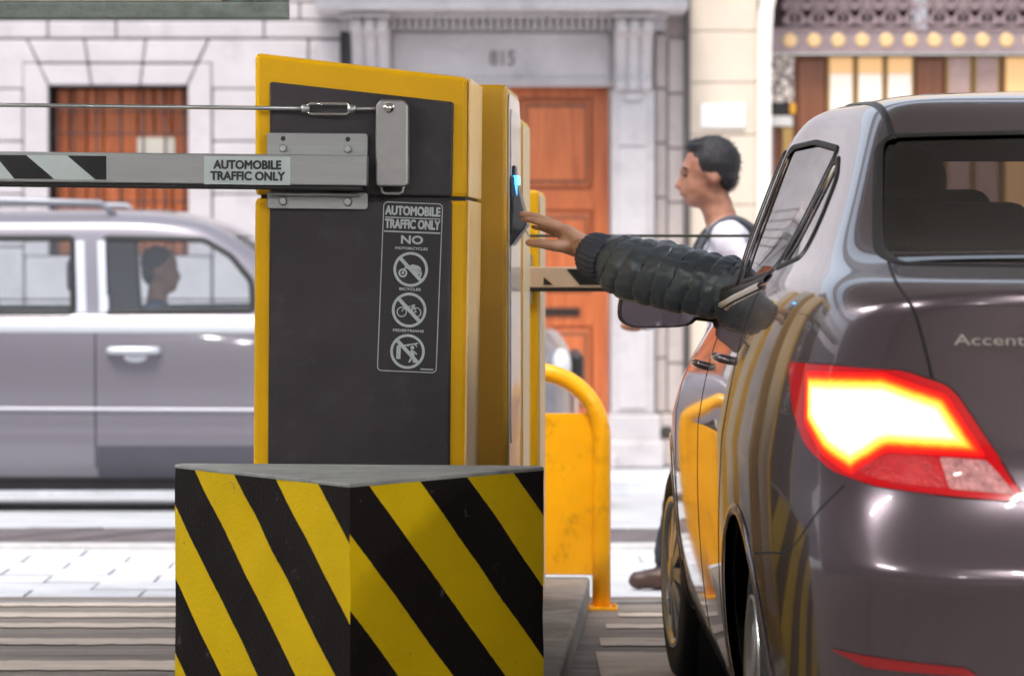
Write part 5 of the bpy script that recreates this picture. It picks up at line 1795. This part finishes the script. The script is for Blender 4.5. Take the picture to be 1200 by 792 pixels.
def skin(name, c, c2):
    m = mat(name, c, .5, var2=c2, vscale=9, bump=.12, bscale=160, spec=.4)
    b_ = m.node_tree.nodes['Principled BSDF']
    b_.inputs['Subsurface Weight'].default_value = .12
    b_.inputs['Subsurface Radius'].default_value = (.02, .008, .004)
    return m
S1 = skin('tanned_skin', (.42, .21, .14), (.30, .135, .09))
S2 = skin('hand_skin', (.54, .33, .235), (.43, .24, .165))
M_hair = mat('dark_hair', (.014, .013, .017), .45, var=.3, vscale=60, bump=.5, bscale=200)
M_shirt = mat('pale_lilac_shirt', (.62, .60, .70), .8, var=.08, vscale=8, bump=.3, bscale=30)
M_trous = mat('dark_trousers', (.035, .035, .045), .85, var=.2, vscale=20)
M_shoe = mat('brown_shoe', (.07, .035, .03), .45, var=.2, vscale=20)

# ---- pedestrian walking left along the pavement; local: -x forward (left in the picture), z up
pedY = 11.80
px0 = P(838, 290, pedY).x
ped = thing('person', 'man in pale shirt with backpack walking left on the pavement behind the car', 'person', (px0, pedY, -0.03))
def zp(py): return P(800, py, pedY).z + .03
hc = Vector((P(829, 200, pedY).x - px0, 0, zp(205)))       # head centre
hd = lambda x, y, z: hc + Vector((x, y, z))
sh_z = zp(268)
TR, LEG = Vector((.06, 0, .88)), None
prims = [
    # head: skull, face, jaw, nose, ears, brow
    ('e', hd(.012, 0, .035), (.098, .078, .098), None, 0), ('e', hd(-.028, 0, -.03), (.068, .064, .092), None, 0), ('e', hd(-.040, 0, -.088), (.045, .046, .034), None, 0),
    ('c', hd(-.084, 0, .004), hd(-.108, 0, -.036), .009, .0125, 0), ('e', hd(-.078, 0, .018), (.022, .050, .014), None, 0), ('e', hd(-.088, 0, -.068), (.014, .026, .012), None, 0),
    ('e', hd(.022, -.074, -.015), (.017, .009, .030), None, 0), ('e', hd(.022, .074, -.015), (.017, .009, .030), None, 0),
    ('c', hd(.018, 0, -.06), hd(.050, 0, -.16), .055, .060, 0),
    # torso
    ('c', (hc.x + .07, -.12, sh_z - .04), (hc.x + .07, .12, sh_z - .04), .075, .075, 1), ('e', (hc.x + .07, 0, sh_z - .17), (.125, .185, .20), None, 1), ('e', (.09, 0, 1.00), (.12, .165, .20), None, 1),
    ('e', (.08, 0, .88), (.125, .165, .13), None, 2),
    # arms
    ('c', (hc.x + .07, -.185, sh_z - .06), (.17, -.235, 1.02), .056, .044, 1), ('c', (.17, -.235, 1.02), (.05, -.22, .83), .042, .032, 1), ('e', (.03, -.22, .77), (.026, .020, .055), None, 0),
    ('c', (hc.x + .07, .185, sh_z - .06), (-.06, .235, 1.03), .056, .044, 1), ('c', (-.06, .235, 1.03), (-.24, .20, .96), .042, .032, 1), ('e', (-.29, .19, .95), (.05, .020, .026), None, 0),
    # legs: left forward, right back
    ('c', (.06, -.09, .86), (-.10, -.085, .49), .086, .060, 2), ('c', (-.10, -.085, .49), (-.185, -.08, .12), .058, .042, 2),
    ('c', (.09, .09, .86), (.16, .085, .47), .086, .060, 2), ('c', (.16, .085, .47), (.42, .08, .17), .058, .042, 2),
    ('c', (-.17, -.08, .050), (-.285, -.08, .035), .042, .034, 3), ('e', (-.20, -.08, .030), (.115, .043, .028), None, 3),
    ('c', (.44, .08, .115), (.37, .08, .045), .042, .034, 3),
]
figure('body', prims, .009, 5, [S1, M_shirt, M_trous, M_shoe], ped, wrinkle=.006)
# hair, eyes, brows, lips
hair = [('e', hd(.022, 0, .043), (.101, .083, .100), None, 0), ('e', hd(.064, 0, .0), (.046, .066, .062), None, 0), ('e', hd(-.030, 0, .104), (.048, .055, .026), None, 0)]
hr = figure('hair', hair, .006, 2, [M_hair], ped, wrinkle=.0035)
# loose strands so the outline is hair, not a cap
mb = MB()
rnd = random.Random(3)
for (_k, c_, rr_, _r, _m) in hair:
    for _ in range(1100):
        v = Vector((rnd.gauss(0, 1), rnd.gauss(0, 1), rnd.gauss(0, 1))).normalized()
        p = Vector(c_) + Vector((v.x * rr_[0], v.y * rr_[1], v.z * rr_[2])) * .97
        if p.x - hc.x < -.055 and p.z - hc.z < .085: continue
        dr = (v * .55 + Vector((.5, 0, -.55 if v.z < .5 else .1)) + Vector((rnd.uniform(-.4, .4), rnd.uniform(-.4, .4), rnd.uniform(-.3, .3)))).normalized()
        sd_ = dr.cross(v).normalized() * .0011
        q_ = p + dr * rnd.uniform(.010, .022)
        mb.add([p - sd_, p + sd_, q_], [(0, 1, 2)])
mb.build('hair_strands', M_hair, ped)
M_eye = mat('eye_dark', (.03, .02, .018), .2)
for sy_ in (-1, 1):
    MB().ball(hd(-.080, sy_ * .030, -.003), (.009, .014, .008), 10, 8).build('eye', M_eye, ped)
    MB().tube([hd(-.088, sy_ * .012, .022), hd(-.090, sy_ * .030, .026), hd(-.078, sy_ * .050, .020)], .0045, 6).build('eyebrow', M_hair, ped)
MB().ball(hd(-.093, 0, -.068), (.008, .022, .008), 10, 6).build('lips', mat('lip', (.34, .13, .10), .5), ped)
# backpack (carried, a thing of its own)
M_pack = mat('grey_backpack', (.07, .075, .09), .7, var=.15, vscale=20)
bpk = thing('backpack', 'dark grey backpack on the back of the walking man', 'backpack', (px0 + hc.x + .25, pedY, sh_z - .45))
MB().box(-.03, .13, -.15, .15, 0.0, .42).build('pack_body', M_pack, bpk, bev=.045, seg=3)
MB().box(.125, .18, -.11, .11, .04, .22).build('front_pocket', M_pack, bpk, bev=.02, seg=3)
for sy_ in (-1, 1):
    pts = smooth_poly([(-.03, sy_ * .10, .35), (-.09, sy_ * .115, .42), (-.17, sy_ * .125, .455), (-.255, sy_ * .13, .40), (-.300, sy_ * .135, .28), (-.25, sy_ * .17, .12), (-.10, sy_ * .17, .05), (-.03, sy_ * .13, .04)], 5, False)
    MB().tube(pts, .013, 8).build('shoulder_strap', M_pack, bpk)

# ---- SUV driver, facing right
sd = thing('person', 'dark haired driver seen through the window of the passing SUV', 'person', (P(188, 400, SVY).x, SVY + .50, SVZ + .60))
hz = P(190, 318, SVY + .5).z - (SVZ + .60)
hx = P(190, 318, SVY + .5).x - P(188, 400, SVY).x
hq = lambda x, y, z: Vector((hx + x, y, hz + z))
dp_ = [('e', hq(-.01, 0, .035), (.098, .078, .098), None, 0), ('e', hq(.028, 0, -.03), (.068, .064, .092), None, 0), ('e', hq(.040, 0, -.088), (.045, .046, .034), None, 0), ('c', hq(.084, 0, .0), hq(.100, 0, -.036), .009, .012, 0),
       ('e', hq(-.018, -.079, -.015), (.022, .010, .034), None, 0), ('e', hq(-.018, .079, -.015), (.022, .010, .034), None, 0),
       ('c', hq(-.02, 0, -.06), hq(-.03, 0, -.17), .055, .06, 0), ('c', hq(-.03, -.13, -.23), hq(-.03, .13, -.23), .075, .075, 1), ('e', hq(-.03, 0, -.36), (.13, .19, .2), None, 1), ('e', (-.05, 0, .13), (.15, .18, .16), None, 1),
       ('c', hq(-.03, -.20, -.25), hq(.10, -.24, -.45), .055, .045, 1), ('c', hq(.10, -.24, -.45), hq(.36, -.16, -.36), .043, .032, 1), ('e', hq(.41, -.15, -.34), (.05, .03, .04), None, 0),
       ('c', hq(-.03, .20, -.25), hq(.10, .24, -.45), .055, .045, 1), ('c', hq(.10, .24, -.45), hq(.36, .16, -.36), .043, .032, 1), ('e', hq(.41, .15, -.34), (.05, .03, .04), None, 0),
       ('c', (0, -.1, .08), (.42, -.12, .12), .085, .062, 2), ('c', (0, .1, .08), (.42, .12, .12), .085, .062, 2), ('c', (.42, -.12, .12), (.62, -.12, -.22), .058, .045, 2), ('c', (.42, .12, .12), (.62, .12, -.22), .058, .045, 2)]
figure('body', dp_, .012, 4, [S1, mat('navy_jumper', (.04, .05, .08), .85), M_trous], sd)
figure('hair', [('e', hq(-.028, 0, .055), (.098, .085, .094), None, 0), ('e', hq(-.066, 0, .0), (.052, .072, .08), None, 0)], .01, 3, [M_hair], sd)

# ---- sedan driver reaching out of the window with a puffer-jacket sleeve
M_puff = mat('slate_puffer_nylon', (.066, .086, .104), .32, var=.12, vscale=10, bump=.12, bscale=70, sheen=.1, coat=.0)
M_cuff = mat('navy_cuff', (.045, .055, .085), .6, var=.15, vscale=30)
wr = P(688, 292, 8.24)         # wrist
drv = thing('person', 'driver in slate puffer jacket reaching a bare hand out of the sedan window', 'person', (CX - .38, CY + 2.02, .60))
D0 = Vector((CX - .38, CY + 2.02, .60))
def dl(v): return Vector(v) - D0
shd = Vector((CX - .56, CY + 2.20, 1.145))      # shoulder
elb = P(850, 337, 8.08)
W_, E_, S_ = dl(wr), dl(elb), dl(shd)
def hp(px, py, Y): return dl(P(px, py, Y))
HYc = 8.30
prims = [
    ('e', dl((CX - .37, CY + 2.10, 1.335)), (.078, .098, .10), None, 0), ('e', dl((CX - .37, CY + 2.145, 1.28)), (.062, .066, .085), None, 0), ('c', dl((CX - .37, CY + 2.21, 1.30)), dl((CX - .37, CY + 2.235, 1.265)), .010, .014, 0),
    ('c', dl((CX - .37, CY + 2.10, 1.26)), dl((CX - .37, CY + 2.06, 1.18)), .055, .06, 0),
    ('c', dl((CX - .52, CY + 2.10, 1.11)), dl((CX - .22, CY + 2.06, 1.11)), .085, .085, 1), ('e', dl((CX - .37, CY + 2.06, .96)), (.21, .14, .22), None, 1), ('e', dl((CX - .37, CY + 2.03, .72)), (.19, .16, .16), None, 1),
    ('c', dl((CX - .46, CY + 2.05, .66)), dl((CX - .48, CY + 2.50, .68)), .085, .062, 2), ('c', dl((CX - .28, CY + 2.05, .66)), dl((CX - .26, CY + 2.50, .68)), .085, .062, 2),
    ('c', dl((CX - .48, CY + 2.50, .68)), dl((CX - .48, CY + 2.74, .36)), .058, .045, 2), ('c', dl((CX - .26, CY + 2.50, .68)), dl((CX - .26, CY + 2.74, .36)), .058, .045, 2),
    ('c', dl((CX - .20, CY + 2.10, 1.08)), dl((CX - .12, CY + 2.28, .88)), .06, .05, 1), ('c', dl((CX - .12, CY + 2.28, .88)), dl((CX - .26, CY + 2.54, .95)), .048, .034, 1), ('e', dl((CX - .28, CY + 2.58, .96)), (.03, .05, .035), None, 0),
    # reaching arm
    ('c', S_, E_, .050, .044, 1), ('c', E_, W_ + Vector((.07, 0, 0)), .042, .030, 1),
    ('c', W_ + Vector((.08, 0, 0)), W_ + Vector((-.01, 0, .003)), .030, .0265, 0),
]
# palm and fingers
def fing(pts, r0, r1):
    out = []
    L = len(pts)
    for i in range(L - 1):
        ra = r0 + (r1 - r0) * i / (L - 1); rb = r0 + (r1 - r0) * (i + 1) / (L - 1)
        out.append(('c', pts[i], pts[i + 1], ra, rb, 0))
    return out
hand = [
    ('c', hp(684, 287, HYc - .025), hp(664, 271, HYc - .03), .024, .019, 0), ('c', hp(684, 289, HYc + .0), hp(662, 274, HYc + .0), .024, .018, 0), ('c', hp(684, 292, HYc + .02), hp(664, 280, HYc + .03), .022, .016, 0),
    ('c', hp(680, 292, HYc - .02), hp(660, 287, HYc - .03), .025, .020, 0), ('c', hp(688, 290, HYc - .0), hp(672, 284, HYc), .030, .030, 0), ('c', hp(676, 282, HYc - .01), hp(664, 275, HYc - .012), .026, .020, 0),
]
hand += fing([hp(663, 269, HYc - .030), hp(646, 263.5, HYc - .036), hp(630, 259, HYc - .037), hp(618, 257.0, HYc - .036)], .0132, .0085)      # index, nearest
hand += fing([hp(662, 269, HYc - .008), hp(642, 259, HYc - .006), hp(623, 252.5, HYc - .004), hp(612, 251.0, HYc - .002)], .0132, .0085)      # middle
hand += fing([hp(662, 273, HYc + .014), hp(642, 264, HYc + .018), hp(625, 258, HYc + .020), hp(614, 257, HYc + .022)], .0124, .0080)          # ring
hand += fing([hp(664, 279, HYc + .032), hp(648, 272, HYc + .038), hp(634, 267, HYc + .041), hp(625, 266, HYc + .042)], .0110, .0070)          # little
hand += fing([hp(664, 289, HYc - .034), hp(648, 287.5, HYc - .050), hp(632, 285, HYc - .052), hp(620, 284.5, HYc - .048)], .0180, .0105)      # thumb
prims += hand
figure('body', prims, .005, 3, [S2, M_puff, M_trous], drv)
figure('hair', [('e', dl((CX - .37, CY + 2.08, 1.365)), (.084, .10, .09), None, 0), ('e', dl((CX - .37, CY + 2.03, 1.32)), (.075, .05, .08), None, 0)], .01, 3, [M_hair], drv)
# fingernails
M_nail = mat('nail', (.55, .38, .32), .3)
for q_, rr in (((617, 255.5, HYc - .036), .0045), ((611.5, 249.5, HYc - .002), .0045), ((620, 282.6, HYc - .050), .0055)):
    MB().ball(hp(*q_), (rr * 1.5, rr, rr * .55), 10, 6).build('fingernail', M_nail, drv)
# sleeve: quilted baffles round the arm
path = [(700, 303, 8.22, .054), (712, 305, 8.21, .064), (724, 309, 8.20, .076), (745, 315.5, 8.18, .081), (775, 322, 8.15, .084), (805, 329.5, 8.12, .084), (835, 335, 8.09, .081), (865, 339, 8.05, .076), (895, 342, 8.01, .070), (925, 345, 7.96, .064), (965, 346, 7.90, .062), (1000, 346, 7.84, .062)]
pp = smooth_poly([(a, b_, c_, d_) for a, b_, c_, d_ in path], 26, closed=False)
ctr = [dl(P(a, b_, c_)) for a, b_, c_, d_ in pp]
rad_ = [d_ for a, b_, c_, d_ in pp]
ls = [0]
for a, b_ in zip(ctr, ctr[1:]): ls.append(ls[-1] + (b_ - a).length)
NA = 64
vs, fs = [], []
u = None
BAF = .046
for i, c_ in enumerate(ctr):
    t = (ctr[min(i + 1, len(ctr) - 1)] - ctr[max(i - 1, 0)]).normalized()
    w = (Vector((0, 0, 1)) - t * t.z).normalized()      # up
    u = t.cross(w)
    for k_ in range(NA):
        a = 2 * math.pi * k_ / NA
        sl = ls[i] - .020 * math.cos(a) - .010 * math.sin(a) + .013 * noise.noise(Vector((a * 1.3, ls[i] * 9, 2)))
        ph = (sl / BAF) % 1.0
        bul = max(0, math.sin(math.pi * ph)) ** .24
        kn = int(sl / BAF)
        r_ = rad_[i] * (.905 + .105 * bul + .045 * noise.noise(Vector((kn * 5.3, 1, 2))))
        dirv = w * math.cos(a) + u * math.sin(a)
        p = c_ + dirv * r_
        wr_ = noise.noise(Vector((a * 4.2 + kn * 7.1, sl * 24, kn * 3.3))) * .0045 * bul + noise.noise(Vector((a * 11 + kn * 2.3, sl * 7, kn * 5.1))) * .0055 * bul + noise.noise(Vector((a * 9 + kn * 3.1, sl * 40, kn * 1.7))) * .0025 * bul
        p += dirv * wr_
        vs.append(p)
for i in range(len(ctr) - 1):
    for k_ in range(NA):
        fs.append((i * NA + k_, i * NA + (k_ + 1) % NA, (i + 1) * NA + (k_ + 1) % NA, (i + 1) * NA + k_))
mbs = MB().add(vs, [f[::-1] for f in fs], True)
slv = mbs.build('jacket_sleeve', M_puff, drv)
# stitched seams, near-black to paint crease shade between the baffles
M_seam = mat('shaded_seam_thread', (.012, .014, .018), .7)
for kn in range(0, 15):
    loop = []
    for k_ in range(48):
        a = 2 * math.pi * k_ / 48
        s0 = kn * BAF + .020 * math.cos(a) + .010 * math.sin(a)
        for _ in range(3):
            s0 = kn * BAF + .020 * math.cos(a) + .010 * math.sin(a) - .013 * noise.noise(Vector((a * 1.3, s0 * 9, 2)))
        if not (0.004 < s0 < ls[-1] - .02): loop = None; break
        i = next(j for j in range(len(ls)) if ls[j] >= s0)
        t = (ctr[min(i + 1, len(ctr) - 1)] - ctr[i - 1]).normalized()
        w = (Vector((0, 0, 1)) - t * t.z).normalized(); u = t.cross(w)
        loop.append(ctr[i] + (w * math.cos(a) + u * math.sin(a)) * (rad_[i] * .91))
    if loop: MB().tube(loop, .0032, 6, closed=True).build('stitched_seam', M_seam, slv)
# gathered cuff
vs, fs = [], []
c0_, c1_ = dl(P(691, 296, 8.235)), dl(P(712, 305.5, 8.19))
t = (c1_ - c0_).normalized(); w = (Vector((0, 0, 1)) - t * t.z).normalized(); u = t.cross(w)
prof = [(0.0, .040), (.0, .052), (.25, .057), (.55, .059), (.85, .060), (1.05, .052)]
for s_, r_ in prof:
    for k_ in range(96):
        a = 2 * math.pi * k_ / 96
        rr = r_ * (1 + .035 * math.sin(a * 24)) 
        vs.append(c0_.lerp(c1_, s_) + (w * math.cos(a) + u * math.sin(a)) * rr)
for i in range(len(prof) - 1):
    for k_ in range(96):
        fs.append((i * 96 + k_, (i + 1) * 96 + k_, (i + 1) * 96 + (k_ + 1) % 96, i * 96 + (k_ + 1) % 96))
MB().add(vs, fs, True).build('sleeve_cuff', M_cuff, drv)
